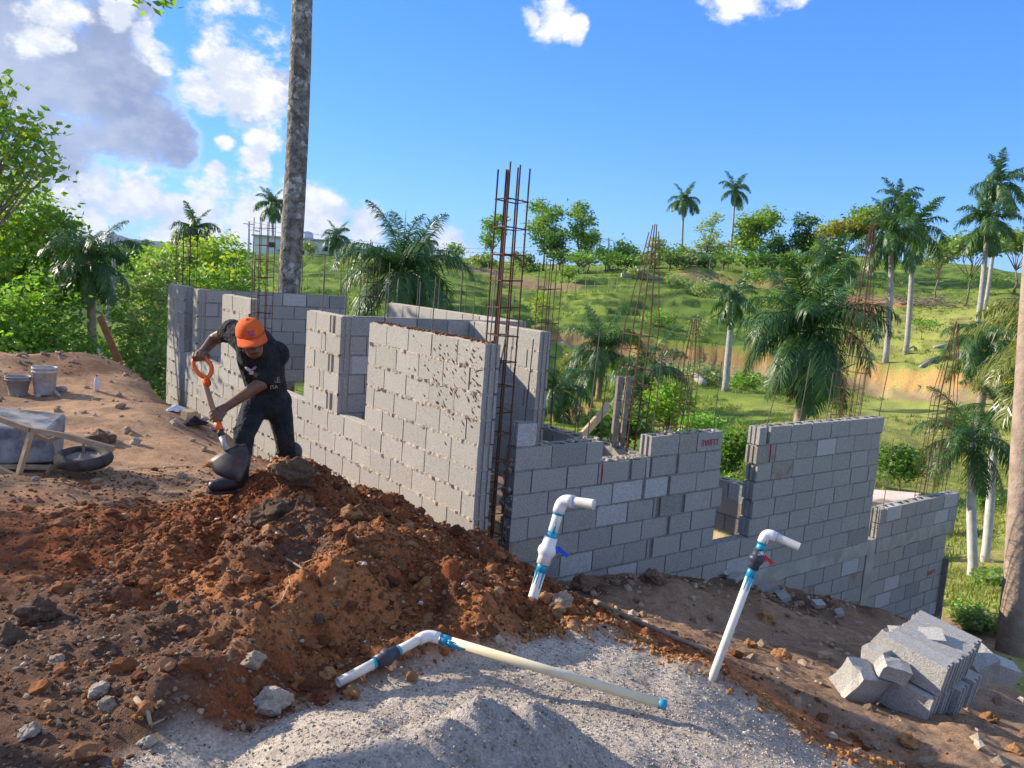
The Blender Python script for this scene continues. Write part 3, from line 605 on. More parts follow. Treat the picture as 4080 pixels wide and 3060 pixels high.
MB().box((4.07, 1.0, -1.49), (.04, 1.7, .15)).build('form_board', MWOOD, house)
wl('y', 4.14, -1.60, .16, 1.9, 3, MMORT, .3)
MB().box((3.30, .42, -1.78), (.03, .30, .8)).build('form_board', MPLY, house)
# wooden form closing the corner column from inside
MB().box((.33, .30, -.95), (.22, .02, 1.3)).build('form_board', MPLY, house)
MB().box((.19, .30, -.5), (.03, .05, 2.2)).build('form_board', MWOODG, house)
# rebar
def bar_mesh(n=6):
    m = MB().tube([(0, 0, 0), (0, 0, .5), (0, 0, 1)], .5, n); me = bpy.data.meshes.new('bar'); me.from_pydata(m.v, [], m.f); me.materials.append(MRUST); return me
BARM = bar_mesh()
def rod(name, a, b, dia, parent, m=None):
    a = Vector(a); b = Vector(b); d = b - a; o = bpy.data.objects.new(name, BARM); col.objects.link(o); o.parent = parent
    if m: o.material_slots[0].link = 'OBJECT'; o.material_slots[0].material = m
    o.location = a - Vector(org(parent)); o.rotation_mode = 'QUATERNION'; o.rotation_quaternion = Vector((0, 0, 1)).rotation_difference(d.normalized()); o.scale = (dia, dia, d.length); return o
def stirrup(c, w, d, parent, tilt=(0, 0), th=.0065):
    hx, hy = w / 2 + .006, d / 2 + .006; p = [(-hx, -hy), (hx, -hy), (hx, hy), (-hx, hy), (-hx, -hy), (-hx + .05, -hy + .03)]
    pts = [(c[0] + x, c[1] + y, c[2] + x * tilt[0] + y * tilt[1]) for x, y in p]
    return MB().tube(pts, th / 2 + .001, 5).build('stirrup', MRUST, parent)
def cage(x, y, z0, z1, w, d, bars, label, st0=None, st1=None, step=.2, taper=None, lean=(0, 0), th=.0105, m=None):
    """column cage: bars at plan offsets, stirrups between st0 and st1; taper=(z,scale) gathers the tops"""
    g = empty('rebar_cage', (x, y, z0), parent=house); g['label'] = label
    def pos(ox, oy, z):
        f = 1.0
        if taper and z > taper[0]: f = 1 - (1 - taper[1]) * (z - taper[0]) / (z1 - taper[0])
        k = (z - z0); return (x + ox * f + lean[0] * k, y + oy * f + lean[1] * k, z)
    for i, (ox, oy) in enumerate(bars):
        zt = z1 - rnd.uniform(0, .12) * (z1 - z0) * .25
        if taper: rod('bar', pos(ox, oy, z0), pos(ox, oy, taper[0]), th, g, m); rod('bar', pos(ox, oy, taper[0]), pos(ox, oy, zt), th, g, m)
        else: rod('bar', pos(ox, oy, z0), pos(ox, oy, zt), th, g, m)
    z = st0 if st0 is not None else z0 + .1
    while z < (st1 or z1 - .1):
        c_ = pos(0, 0, z); stirrup(c_, w, d, g, (rnd.uniform(-.08, .08), rnd.uniform(-.1, .1)), .0095 if th > .012 else .0065); z += step * rnd.uniform(.9, 1.1)
    return g
def ring(w, d, n=8):
    w /= 2; d /= 2; p = [(-w, -d), (0, -d), (w, -d), (w, d), (0, d), (-w, d), (-w, 0), (w, 0)]; return p[:n]
cage(.235, .09, -1.3, 2.38, .20, .16, ring(.20, .16, 6) + [(-.06, .02)], 'tall rusty rebar cage at the near corner of the house', -1.0, 2.1, .215, m=MRUST, th=.0145)
rod('bar', (.10, .02, .1), (.30, .10, 1.05), .012, house, MSTEEL)
cage(2.12, .42, -1.2, D(2528, 915, 9.2)[2], .24, .24, ring(.24, .24, 8), 'leaning rebar cage gathered at its top beside the pale brace board', -.9, 1.0, .17, taper=(1.05, .22), lean=(.048, 0))
for i, (ox, w) in enumerate(((-.07, .09), (.05, .08))): MB().bar((2.12 + ox, .50, -1.0), (2.14 + ox, .50, .52), w * .8, .03, (0, 1, 0)).build('form_board', MWOODG, house)
MB().bar(tuple(D(2318, 1738, 8.2)), tuple(D(2425, 1617, 8.9)), .09, .03, (0, 1, 0)).build('brace_board', MWOOD, house)
q = D(2705, 1720, 13.5); cage(q[0], q[1], -2.6, D(2722, 1245, 13.5)[2], .24, .24, ring(.24, .24, 8), 'thin far rebar cage gathered to a point above the red lettered block', -2.2, .2, .2, taper=(.25, .25), lean=(.03, 0))
cage(6.23, .45, -1.6, Yp(3490, 885, .45)[2], .26, .26, ring(.26, .26, 8), 'rebar cage with gathered bars behind the tall wall section', -1.3, 1.0, .2, taper=(1.0, .12), lean=(.03, 0))
cage(8.75, .40, -2.4, Yp(3868, 1278, .40)[2], .26, .26, ring(.26, .26, 8), 'rebar cage with gathered bars at the downhill end wall', -2.0, .05, .2, taper=(.1, .12), lean=(.055, 0))
cage(.09, 5.17, -1.2, Xp(1050, 868, .09)[2], .20, .22, ring(.20, .22, 6), 'rebar cage standing in the opening behind the worker', -1, 2.0, .21)
cage(.22, 9.05, .2, Xp(700, 905, .22)[2], .22, .42, ring(.22, .42, 6), 'rebar cage at the far left end of the front wall', .95, 1.75, .21)
q = D(1468, 1240, 13.3); cage(q[0], q[1], -.8, D(1468, 1030, 13.3)[2], .22, .22, ring(.22, .22, 6), 'far rebar cage rising in front of the middle palm', .5, 1.45, .21)
cage(2.60, 2.36, -.6, Xp(2175, 1030, 2.60)[2], .20, .20, ring(.20, .20, 6), 'rebar cage behind the short inner wall', .5, 1.5, .21)
def bundle(px, py0, py1, d, n, w, label):
    b = D(px, py0, d); t = D(px + 8, py1, d); g = empty('rebar_bundle', b, parent=house); g['label'] = label
    for i in range(n): rod('bar', (b[0] + rnd.uniform(-w, w), b[1] + rnd.uniform(-w, w), -1.3), (t[0] + rnd.uniform(-.02, .02), t[1], t[2] - rnd.uniform(0, .3)), .011, g, MSTEEL)
bundle(1835, 1225, 1045, 13, 5, .06, 'loose rebar tied to a point behind the back wall')
# single dowels standing out of the walls: (px of tip, py of tip, plane, offset, base z)
def dowel(axis, off, u, z0, z1, lean=0, m=None):
    a = (u, off + TH / 2, z0) if axis == 'x' else (off + TH / 2, u, z0); b = (u + lean, off + TH / 2 + .01, z1) if axis == 'x' else (off + TH / 2 + .01, u + lean, z1)
    rod('dowel', a, b, .011, house, m or MSTEEL)
for (u, h) in ((.05, .58), (.95, .50), (1.85, .42), (2.72, .6), (3.3, .62), (5.5, .5), (6.2, .55), (8.5, .62), (9.1, .5)): dowel('y', 0, u, .3, ZA + h, -.02)
for (u, h) in ((.6, .6), (1.0, .42), (1.75, .45), (2.1, .3)): dowel('x', 2.64, u, .3, ZA + h)
for (u, h) in ((3.0, .35), (3.5, .4), (4.1, .34), (4.8, .45), (5.4, .42), (6.0, .4)): dowel('y', 2.48, u, .3, ZA + h)
for (u, h) in ((.5, .5), (.9, .62), (1.3, .48), (1.7, .6), (2.1, .5), (2.4, .55)): dowel('x', 7.62, u, .3, ZA + h)
dowel('x', 0, .52, -.3, .92, .05); dowel('x', 0, 1.28, -.3, 1.0, .06, MSTEEL); dowel('x', 0, 2.15, -.3, .86, .05); dowel('x', 0, 2.50, -.3, .5, .16); dowel('x', 0, 3.08, -.3, .72, .04)
for (u, h, l) in ((3.92, .62, .28), (4.62, .74, .12), (5.2, .58, .05), (5.9, .60, .08), (6.38, .70, .16)): dowel('x', 0, u, -.4, h, l)
for (u, h) in ((6.85, .92), (8.02, .78), (8.6, .35)): dowel('x', 0, u, -1.6, -1.26 + h, .06)
for (u, h) in ((.7, .42), (1.1, .5), (1.5, .38)): dowel('y', 2.0, u, -.6, -.2 + h, .03)
for (u, h) in ((2.9, .5), (3.3, .6)): dowel('x', 1.9, u, -1.2, -.3 + h, .03)
# lettering sprayed on the blocks upside down
def text_mesh(s, size, m, name='lettering', ext=.0012):
    cu = bpy.data.curves.new(name, 'FONT'); cu.body = s; cu.size = size; cu.extrude = ext; cu.align_x = 'CENTER'; cu.align_y = 'CENTER'
    o = bpy.data.objects.new(name, cu); col.objects.link(o); bpy.context.view_layer.update()
    me = bpy.data.meshes.new_from_object(o.evaluated_get(bpy.context.evaluated_depsgraph_get())); col.objects.unlink(o); bpy.data.objects.remove(o); bpy.data.curves.remove(cu)
    me.materials.clear(); me.materials.append(m); return me
def letter(s, size, loc, rx, ry, rz, parent, m, sx=1, shear=0, name='lettering'):
    o = bpy.data.objects.new(name, text_mesh(s, size, m)); col.objects.link(o); o.parent = parent
    o.location = np.array(loc) - org(parent); o.rotation_euler = (rx, ry, rz); o.scale = (sx, 1, 1); return o
letter('LLIBRE', .092, (2.955, -.004, -.112), math.pi / 2, math.pi, 0, house, MRED, 1.0)
letter('LLIBRE', .092, (8.37, -.004, -2.42), math.pi / 2, math.pi, 0, house, MRED, 1.0)
for (x, z) in ((XB + 1.035, -.315), (4.03, -.31)): MB().tube([(x, -.004, z - .10), (x + .004, -.005, z), (x - .003, -.004, z + .10)], [.006, .009, .007], 6).build('paint_mark', MRED, house)
# mud thrown on the top of the near pier and crumbs of mortar along the tops
mud = MB()
for i in range(130):
    y = abs(rnd.gauss(.35, .35)); z = ZA - .05 - abs(rnd.gauss(.28, .25))
    if y > 1.5 or z < -.9: continue
    r = rnd.uniform(.004, .013); p = np.array((-.002, y, z)); d_ = np.array((0, -.75, -.66)) * r * rnd.uniform(1, 3.2)
    mud.tube([p - d_, p, p + d_], [.001, r * .7, .001], 5, False)
for i in range(150):
    y = rnd.uniform(.0, 1.95) ** 1.0; r = rnd.uniform(.005, .016); mud.box((rnd.uniform(.01, .13), y, ZA + r * .4), (r * 2, r * 1.6, r * 1.2), Matrix.Rotation(rnd.uniform(0, 3), 3, 'Z'))
o = mud.build('mud_splashes', MMUD, house); o['kind'] = 'stuff'
cr = MB()
for i in range(170):
    k = rnd.random()
    if k < .35: p = (2.0 + rnd.uniform(0, .15), rnd.uniform(.1, 1.9), -.2)
    elif k < .7: p = (rnd.uniform(XB, 3.1), rnd.uniform(0, .15), 0 if not (1.44 < 0) else 0); 
    else: p = (rnd.uniform(1.45, 2.05), rnd.uniform(0, .15), -HC)
    if k >= .35 and k < .7 and 1.42 < p[0] < 2.07: continue
    r = rnd.uniform(.006, .022); cr.box((p[0], p[1], p[2] + r * .35), (r * 2, r * 1.5, r), Matrix.Rotation(rnd.uniform(0, 3), 3, 'Z'))
o = cr.build('mortar_crumbs', MMORT, house); o['kind'] = 'stuff'
# leaked mortar lumps in the corner column
lm = MB()
for i in range(60):
    z = rnd.uniform(-1.1, -.1); x = XB - rnd.uniform(0, .05) if rnd.random() < .6 else .15 + rnd.uniform(0, .04); y = rnd.uniform(.0, .12); r = rnd.uniform(.012, .035)
    lm.lathe((x, y, z), [(0, -r), (r * .8, -r * .4), (r, r * .2), (0, r * .9)], 6)
lm.build('mortar_lumps', MGREY, house)['kind'] = 'stuff'
# ------------------------------------------------------------------ the worker
MSKIN = mat('brown_skin', (.15, .070, .038), (.19, .092, .050), scale=12, rough=.5, spec=.4)
MSHIRT = mat('black_cotton', (.014, .014, .016), (.026, .026, .028), scale=9, rough=.9, bump=1.0, bscale=11, bdist=.05)
MJEAN = mat('dark_trousers', (.013, .016, .019), (.028, .031, .033), scale=10, rough=.9, bump=1.0, bscale=11, bdist=.045)
MBOOT = mat('black_rubber', (.016, .017, .02), (.032, .032, .034), scale=8, rough=.42, spec=.5)
MORANGE = mat('orange_cotton', (.75, .13, .025), (.66, .10, .02), scale=14, rough=.85)
MORPL = mat('orange_plastic', (.80, .14, .02), rough=.45, spec=.4)
MHAIR = mat('black_hair', (.008, .007, .006), rough=.8)
MPURP = mat('purple_print', (.17, .06, .30), rough=.8); MWPRINT = mat('pale_print', (.62, .58, .54), (.45, .42, .4), scale=60, rough=.85); MPINK = mat('pink_print', (.42, .20, .24), (.30, .15, .18), scale=30, rough=.9)
MEYE = mat('eye_white', (.5, .47, .43), rough=.4); MLIP = mat('lip', (.10, .035, .028), rough=.5)
def chain(mb, pts, rad, n=12):
    """soft limb: tapered tube with a ball at each joint"""
    pts = [np.array(p, float) for p in pts]; mb.tube(pts, rad, n)
    for p, r in zip(pts, rad): ball(mb, p, (r, r, r), n=n)
def ball(mb, c, r, rot=None, n=12):
    base = len(mb.v); m = 8; rot = np.eye(3) if rot is None else np.array(rot)
    for i in range(m + 1):
        ph = math.pi * i / m
        for k in range(n):
            th = 2 * math.pi * k / n
            p = rot @ np.array((r[0] * math.sin(ph) * math.cos(th), r[1] * math.sin(ph) * math.sin(th), r[2] * math.cos(ph))); mb.v.append(tuple(np.array(c) + p))
    for i in range(m):
        for k in range(n): k2 = (k + 1) % n; mb.f.append((base + i * n + k, base + (i + 1) * n + k, base + (i + 1) * n + k2, base + i * n + k2))
def organic(mb, name, m, parent, vox, smooth=6):
    """one continuous skin over the limbs of mb"""
    o = mb.build(name, m, parent, True)
    r = o.modifiers.new('Remesh', 'REMESH'); r.mode = 'VOXEL'; r.voxel_size = vox; r.use_smooth_shade = True
    s = o.modifiers.new('Smooth', 'SMOOTH'); s.factor = .5; s.iterations = smooth
    return o
def J(px, py, d): return D(px, py, d)
FOOT_R = ground_at(915, 1988); person = empty('person', FOOT_R, 'worker in black shirt, dark trousers and orange cap bending to dig beside the soil mound', 'person')
fz = float(CR[2] @ (FOOT_R - CC)); S = fz - 6.55     # slide the pose with the ground
def j(px, py, d): return J(px, py, d + S)
pel, wai, che, uch, nek = j(1064, 1580, 6.80), j(1052, 1505, 6.74), j(1040, 1428, 6.56), j(1018, 1378, 6.42), j(1010, 1368, 6.33)
hd = j(1003, 1352, 6.22)
iR, iD, iF = CR[0], CR[1], CR[2]                      # view right, down, away
hz = (-iD * .93 - iF * .34 - iR * .12); hz /= np.linalg.norm(hz)          # top of head
hf = (iD * .36 - iF * .84 + iR * .38); hf -= hz * (hf @ hz); hf /= np.linalg.norm(hf)   # face direction
hr = np.cross(hf, hz); HM = np.stack([hr, hf, hz], 1)
def hp(x, y, z): return hd + HM @ np.array((x, y, z))
rs, re_, rw, rh = j(925, 1318, 6.48), j(853, 1352, 6.60), j(802, 1410, 6.42), j(793, 1434, 6.37)
ls, le, lw, lh = j(1098, 1412, 6.52), j(1040, 1528, 6.40), j(890, 1628, 6.30), j(864, 1650, 6.27)
rhip, rkn, ran = j(1022, 1600, 6.78), j(972, 1735, 6.62), j(950, 1945, 6.60)
lhip, lkn, lan = j(1108, 1600, 6.86), j(1132, 1738, 6.90), j(1160, 1905, 7.10)
body = MB()
chain(body, [pel, wai, che, uch], [.125, .115, .13, .11]); chain(body, [uch, nek, hp(0, -.03, -.08)], [.09, .058, .055])
ball(body, hp(0, -.012, .02), (.074, .092, .098), HM); ball(body, hp(0, .022, -.055), (.056, .062, .062), HM); ball(body, hp(0, .040, -.088), (.028, .028, .022), HM)
ball(body, hp(0, .088, -.030), (.015, .020, .014), HM); ball(body, hp(0, .080, -.005), (.009, .014, .03), HM); ball(body, hp(0, .066, .018), (.052, .018, .012), HM)
for s in (-1, 1): ball(body, hp(.076 * s, -.005, -.022), (.010, .020, .032), HM); ball(body, hp(.034 * s, .055, -.035), (.022, .020, .018), HM)
ball(body, hp(0, .078, -.068), (.024, .010, .011), HM)
chain(body, [uch, rs, re_, rw], [.08, .058, .043, .029]); chain(body, [uch, ls, le, lw], [.08, .058, .045, .030])
chain(body, [pel, rhip, rkn, ran], [.11, .088, .055, .042]); chain(body, [pel, lhip, lkn, lan], [.11, .088, .055, .042])
# hands: palm, four fingers bent round the grip and a thumb from its side
GR0, GR1 = j(770, 1424, 6.34), j(822, 1424, 6.34)      # top bar of the D-handle
SH0, SH1 = j(808, 1500, 6.33), j(868, 1690, 6.24)      # shaft of the shovel
def hand(wr, kn, grip_dir, curl_n, grip_c, thumb_side):
    g = np.array(grip_dir) / np.linalg.norm(grip_dir); chain(body, [wr, (wr + kn) / 2, kn], [.028, .030, .026])
    cn = np.array(curl_n) / np.linalg.norm(curl_n)
    for i, (off, L) in enumerate(((-.033, .92), (-.011, 1.05), (.011, 1.0), (.033, .80))):
        a = kn + g * off; c_ = grip_c + g * off; rr = .030 * L
        u = a - c_; u -= g * (u @ g); u /= np.linalg.norm(u) + 1e-9; w_ = np.cross(g, u)
        if w_ @ cn < 0: w_ = -w_
        chain(body, [a, c_ + (u * .75 + w_ * .75) * rr, c_ + (u * -.25 + w_ * 1.0) * rr, c_ + (u * -.95 + w_ * .25) * rr], [.0105, .0098, .009, .008], 8)
    a = wr * .45 + kn * .55 + g * thumb_side * .034
    u = kn - grip_c; u -= g * (u @ g); u /= np.linalg.norm(u) + 1e-9; w_ = np.cross(g, u)
    if w_ @ cn < 0: w_ = -w_
    chain(body, [a, grip_c + g * thumb_side * .052 + u * .022 - w_ * .014, grip_c + g * thumb_side * .046 - w_ * .030 - u * .006], [.014, .0115, .0095], 8)
gc = (GR0 + GR1) / 2; hand(rw, gc - iD * .030 + iF * .012, GR1 - GR0, -iF, gc, 1)
sc_ = SH0 + (SH1 - SH0) * .84; hand(lw, sc_ + iR * .030 - iD * .004, SH1 - SH0, -iF, sc_, -1)
organic(body, 'body', MSKIN, person, .006, 5)
sh = MB(); chain(sh, [pel - iD * .05, wai, che, uch], [.140, .142, .158, .128], 16); chain(sh, [uch, nek - iD * -.01], [.11, .075])
chain(sh, [uch, rs, rs * .72 + re_ * .28], [.115, .080, .068]); chain(sh, [che, ls, ls * .40 + le * .60, ls * .22 + le * .78], [.13, .094, .078, .074])
ball(sh, (ls + rs) / 2 + iF * .02, (.19, .12, .11), np.stack([(ls - rs) / np.linalg.norm(ls - rs), iF, iD], 1))
for i in range(0):   # folds of cloth
    a = che + iR * rnd.uniform(-.13, .13) + iD * rnd.uniform(-.02, .05) - iF * .12; b = a + iD * .16 + iR * rnd.uniform(-.09, .09) + iF * .03
    chain(sh, [a, (a + b) / 2, b], [.012, .022, .012], 6)
shirt = organic(sh, 'shirt', MSHIRT, person, .011, 5)
tr = MB(); chain(tr, [pel - iD * .07, pel, pel + iD * .04], [.136, .140, .125], 16)
chain(tr, [pel, rhip, rhip * .5 + rkn * .5, rkn, rkn * .5 + ran * .5, ran - iD * .10], [.118, .100, .086, .072, .064, .062]); chain(tr, [pel, lhip, lhip * .5 + lkn * .5, lkn, lkn * .5 + lan * .5, lan - iD * .08], [.118, .100, .086, .072, .064, .062])
for k, (a, b) in enumerate(((rhip, rkn), (lhip, lkn), (rkn, ran), (lkn, lan))):
    for i in range(4):
        c_ = a * (1 - (i + 1) / 5) + b * (i + 1) / 5; ball(tr, c_ - iF * .05 + iR * rnd.uniform(-.04, .04), (.055, .03, .014), np.stack([iR, iF, iD], 1))
organic(tr, 'trousers', MJEAN, person, .011, 4)
def boot(an, toe_dir, g):
    b = MB(); t = np.array(toe_dir); t[2] = 0; t /= np.linalg.norm(t); up = np.array((0, 0, 1.0)); sole = np.array((an[0], an[1], g))
    chain(b, [an + up * .20, an + up * .08, sole + up * .085], [.076, .064, .058], 14); chain(b, [sole + up * .06 - t * .035, sole + up * .055 + t * .05, sole + up * .047 + t * .12, sole + up * .042 + t * .16], [.050, .053, .048, .040], 14)
    o = organic(b, 'boot', MBOOT, person, .010, 4)
    s_ = MB(); w = np.cross(up, t); prof = [(-.10, .035), (-.07, .048), (0, .047), (.10, .056), (.15, .05), (.19, .03), (.205, .0)]
    pts = [sole + t * a + w * r for a, r in prof] + [sole + t * a - w * r for a, r in reversed(prof[:-1])]; n = len(pts)
    s_.add([p - up * .006 for p in pts] + [p + up * .016 for p in pts], [tuple(reversed(range(n))), tuple(range(n, 2 * n))] + [(i, (i + 1) % n, n + (i + 1) % n, n + i) for i in range(n)])
    s_.build('sole', MBOOT, o)
boot(ran, -iR * .85 - iF * .45, H(ran[0], ran[1]) + .004); boot(lan, iR * .2 - iF * .9, H(lan[0], lan[1]) + .004)
# orange cap with a stiff peak
cp = MB(); base = len(cp.v); CM = HM @ np.array(Matrix.Rotation(math.radians(-10), 3, 'X'))
def cpp(x, y, z): return hd + HM @ np.array((0, -.012, .035)) + CM @ np.array((x, y, z))
nr, nc = 9, 28
for i in range(nr):
    ph = math.pi / 2 * i / (nr - 1); r = math.cos(ph) ** .72
    for k in range(nc): th = 2 * math.pi * k / nc; seam = 1 + .012 * abs(math.cos(3 * th)); cp.v.append(tuple(cpp(.088 * r * math.cos(th) * seam, .104 * r * math.sin(th) * seam, .002 + .098 * math.sin(ph))))
for i in range(nr - 1):
    for k in range(nc): k2 = (k + 1) % nc; cp.f.append((i * nc + k, i * nc + k2, (i + 1) * nc + k2, (i + 1) * nc + k))
ball(cp, cpp(0, 0, .101), (.008, .008, .005), CM)
cap = cp.build('cap', MORANGE, person, True); m_ = cap.modifiers.new('Solidify', 'SOLIDIFY'); m_.thickness = .004
br = MB(); rows = []
for i in range(7):
    f = i / 6
    for k in range(15):
        a = math.radians(22 + 136 * k / 14); rx = .088 + .018 * f * abs(math.sin(a)); ry = .104 + .078 * f * math.sin(a) ** .6
        br.v.append(tuple(cpp(rx * math.cos(a), ry * math.sin(a), .006 - .020 * f * f - .055 * (math.cos(a) ** 2) * f * .6)))
for i in range(6):
    for k in range(14): br.f.append((i * 15 + k, i * 15 + k + 1, (i + 1) * 15 + k + 1, (i + 1) * 15 + k))
bo = br.build('brim', MORANGE, cap, True); m_ = bo.modifiers.new('Solidify', 'SOLIDIFY'); m_.thickness = .005
st = MB(); 
for k in range(8): a = math.radians(235 + 70 * k / 7); st.v += [tuple(cpp(.093 * math.cos(a), .110 * math.sin(a), z)) for z in (.0, .022)]
st.f = [(2 * k, 2 * k + 2, 2 * k + 3, 2 * k + 1) for k in range(7)]; st.build('strap', MORPL, cap)
def on_cap(s, size, zz, m):
    o = bpy.data.objects.new('lettering', text_mesh(s, size, m)); col.objects.link(o); o.parent = cap
    y = .104 * math.cos(math.asin(min(1, zz / .098))) ** .72 + .006; p = cpp(0, y, zz); nrm = CM @ np.array((0, .72, .69)); x_ = -CM @ np.array((1, 0, 0)) * -1; x_ = CM @ np.array((-1.0, 0, 0)); z_ = nrm; y_ = np.cross(z_, x_)
    o.matrix_local = Matrix([[x_[i], y_[i], z_[i], (p - org(cap))[i]] for i in range(3)] + [[0, 0, 0, 1]])
on_cap('22', .046, .044, MPURP); on_cap('NEW YORK', .014, .070, MWPRINT) if False else on_cap('....', .02, .070, MWPRINT)
hb = MB()
for k in range(40):
    a = math.radians(rnd.uniform(160, 380)); z = rnd.uniform(-.035, .03); ball(hb, hp(.075 * math.cos(a), -.012 + .093 * math.sin(a), z), (.012, .012, .014), HM, 6)
for k in range(12): a = rnd.uniform(-.06, .06); ball(hb, hp(a, .068 - a * a * 6, .034), (.010, .010, .010), HM, 6)
hb.build('hair', MHAIR, person, True)
for s in (-1, 1):
    e = MB(); ball(e, hp(.031 * s, .072, -.004), (.012, .008, .006), HM, 10); eo = e.build('eye', MEYE, person, True)
    e = MB(); ball(e, hp(.031 * s, .0785, -.007), (.005, .004, .005), HM, 8); e.build('pupil', MHAIR, eo, True)
    e = MB(); ball(e, hp(.032 * s, .080, .014), (.018, .005, .004), HM, 8); e.build('eyebrow', MHAIR, person, True)
e = MB(); ball(e, hp(0, .084, -.070), (.020, .006, .006), HM, 10); e.build('mouth', MLIP, person, True)
def on_shirt(s, size, px, py, dd, m, roll=0.0):
    o = bpy.data.objects.new('print', text_mesh(s, size, m)); col.objects.link(o); o.parent = shirt; p = j(px, py, dd); x_ = iR * math.cos(roll) + iD * math.sin(roll); y_ = -(iD * math.cos(roll) - iR * math.sin(roll)); z_ = -iF
    o.matrix_local = Matrix([[x_[i], y_[i], z_[i], (p - org(shirt))[i]] for i in range(3)] + [[0, 0, 0, 1]])
on_shirt('URE', .050, 1090, 1518, 6.535, MWPRINT, -.15); on_shirt('TSA', .034, 1090, 1543, 6.55, MWPRINT, -.12)
def patch(px, py, dd, r1, r2, m, ang):
    b = MB(); x_ = iR * math.cos(ang) + iD * math.sin(ang); ball(b, j(px, py, dd), (r1, r2, .008), np.stack([x_, np.cross(iF, x_), iF], 1), 12); b.build('print', m, shirt, True)
patch(998, 1478, 6.40, .045, .012, MWPRINT, .6); patch(1012, 1468, 6.39, .030, .010, MPINK, -.7); patch(1005, 1490, 6.405, .025, .006, MWPRINT, .1)

# ------------------------------------------------------------------ shovels
MSHAFT = mat('ash_wood', (.55, .40, .27), (.47, .33, .21), scale=14, rough=.6, spec=.3)
MBLADE = mat('scraped_steel', (.055, .048, .044), (.10, .085, .075), scale=10, rough=.5, metal=.55, c3=(.16, .07, .04), s3=6)
MWHITE = mat('pale_worn_steel', (.5, .47, .43), (.36, .33, .3), scale=18, rough=.5, metal=.3)
shv = empty('shovel', j(940, 1895, 6.2), 'shovel with orange D handle and dark blade held by the worker', 'shovel')
gx = (GR1 - GR0) / np.linalg.norm(GR1 - GR0); b = MB(); cD = (GR0 + GR1) / 2; axs = (SH1 - SH0) / np.linalg.norm(SH1 - SH0)
loop = []
for k in range(25):
    a = 2 * math.pi * k / 24; yy = .075 - .075 * math.cos(a); xx = .062 * math.sin(a) * (1 - .42 * (yy / .15) ** 2)
    loop.append(cD + gx * xx + axs * yy)
b.tube(loop, .0145, 10); b.tube([cD + axs * .145, cD + axs * .19, SH0], [.019, .023, .022], 12); b.build('handle', MORPL, shv, True)
MB().tube([cD + axs * .15, SH0, SH1], .0175, 12).build('shaft', MSHAFT, shv, True)
MB().tube([SH1 - axs * .015, SH1 + axs * .045], .024, 12).build('collar', MORPL, shv, True)
nk = SH1 + axs * .14; MB().tube([SH1 + axs * .04, SH1 + axs * .085], [.022, .021], 12).build('socket', MBOOT, shv, True)
bt, tip = j(902, 1800, 6.18), j(948, 1902, 6.10)
MB().tube([SH1 + axs * .08, nk, bt - iD * .01], [.020, .017, .015], 10).build('neck', MWHITE, shv, True)
bl = MB(); ba = tip - bt; L = np.linalg.norm(ba); ba /= L; bxw = iR - ba * (iR @ ba); bxw /= np.linalg.norm(bxw); bn = np.cross(bxw, ba)
for i in range(9):
    f = i / 8; w = .122 * (1 - .06 * f if f < .35 else (1 - ((f - .35) / .652) ** 1.7) * .98)
    for k in range(9): u = (k - 4) / 4; bl.v.append(tuple(bt + ba * (f * L * 1.12 - .01) + bxw * (u * w) + bn * (.030 * (u * u) - .012 * math.sin(f * 3))))
bl.f = [(i * 9 + k, i * 9 + k + 1, (i + 1) * 9 + k + 1, (i + 1) * 9 + k) for i in range(8) for k in range(8)]
bo = bl.build('blade', MBLADE, shv, True); m_ = bo.modifiers.new('Solidify', 'SOLIDIFY'); m_.thickness = .004

# ------------------------------------------------------------------ wheelbarrow lying on its side
MTRAY = mat('mortar_caked_steel', (.11, .11, .125), (.23, .215, .20), scale=7, rough=.85, bump=.4, bscale=40, bdist=.01, c3=(.33, .31, .29), s3=3.5, t3=(.40, .65))
MFRAME = mat('tan_painted_frame', (.40, .27, .15), (.50, .37, .23), scale=16, rough=.8, c3=(.30, .23, .16), s3=8)
MTYRE = mat('dusty_tyre', (.045, .04, .036), (.10, .085, .07), scale=9, rough=.95, bump=.5, bscale=50)
MRIM = mat('dirty_rim', (.20, .17, .14), (.30, .26, .21), scale=9, rough=.8)
wb0 = ground_at(330, 1905); dwb = float(CR[2] @ (wb0 - CC)); wb = empty('wheelbarrow', wb0, 'mortar caked wheelbarrow tipped on its side with a tan frame', 'wheelbarrow')
def w_(px, py, d): return D(px, py, dwb + d)
tb = MB(); near = [w_(-330, 1700, -.10), w_(195, 1712, .10), w_(215, 1838, .02), w_(-330, 1860, -.15)]; farq = [w_(-420, 1590, .42), w_(248, 1662, .50), w_(232, 1858, .35), w_(-420, 1900, .30)]; lip = [w_(-430, 1578, .46), w_(262, 1652, .54), w_(244, 1866, .38), w_(-430, 1906, .34)]
tb.add(near + farq + lip, [(0, 1, 2, 3), (0, 4, 5, 1), (1, 5, 6, 2), (2, 6, 7, 3), (3, 7, 4, 0)] + [(4 + k, 8 + k, 8 + (k + 1) % 4, 4 + (k + 1) % 4) for k in range(4)])
to = tb.build('tray', MTRAY, wb); m_ = to.modifiers.new('Bevel', 'BEVEL'); m_.width = .025; m_.segments = 2; m_ = to.modifiers.new('Solidify', 'SOLIDIFY'); m_.thickness = .004
def fr(name, pts, w=.042): 
    b = MB()
    for a, c_ in zip(pts[:-1], pts[1:]): b.bar(a, c_, w, w)
    b.build(name, MFRAME, wb)
fr('rail', [w_(-60, 1648, -.16), w_(120, 1712, -.14), w_(255, 1735, -.02), w_(452, 1788, .02)]); fr('rail', [w_(-60, 1845, -.26), w_(124, 1928, -.20)])
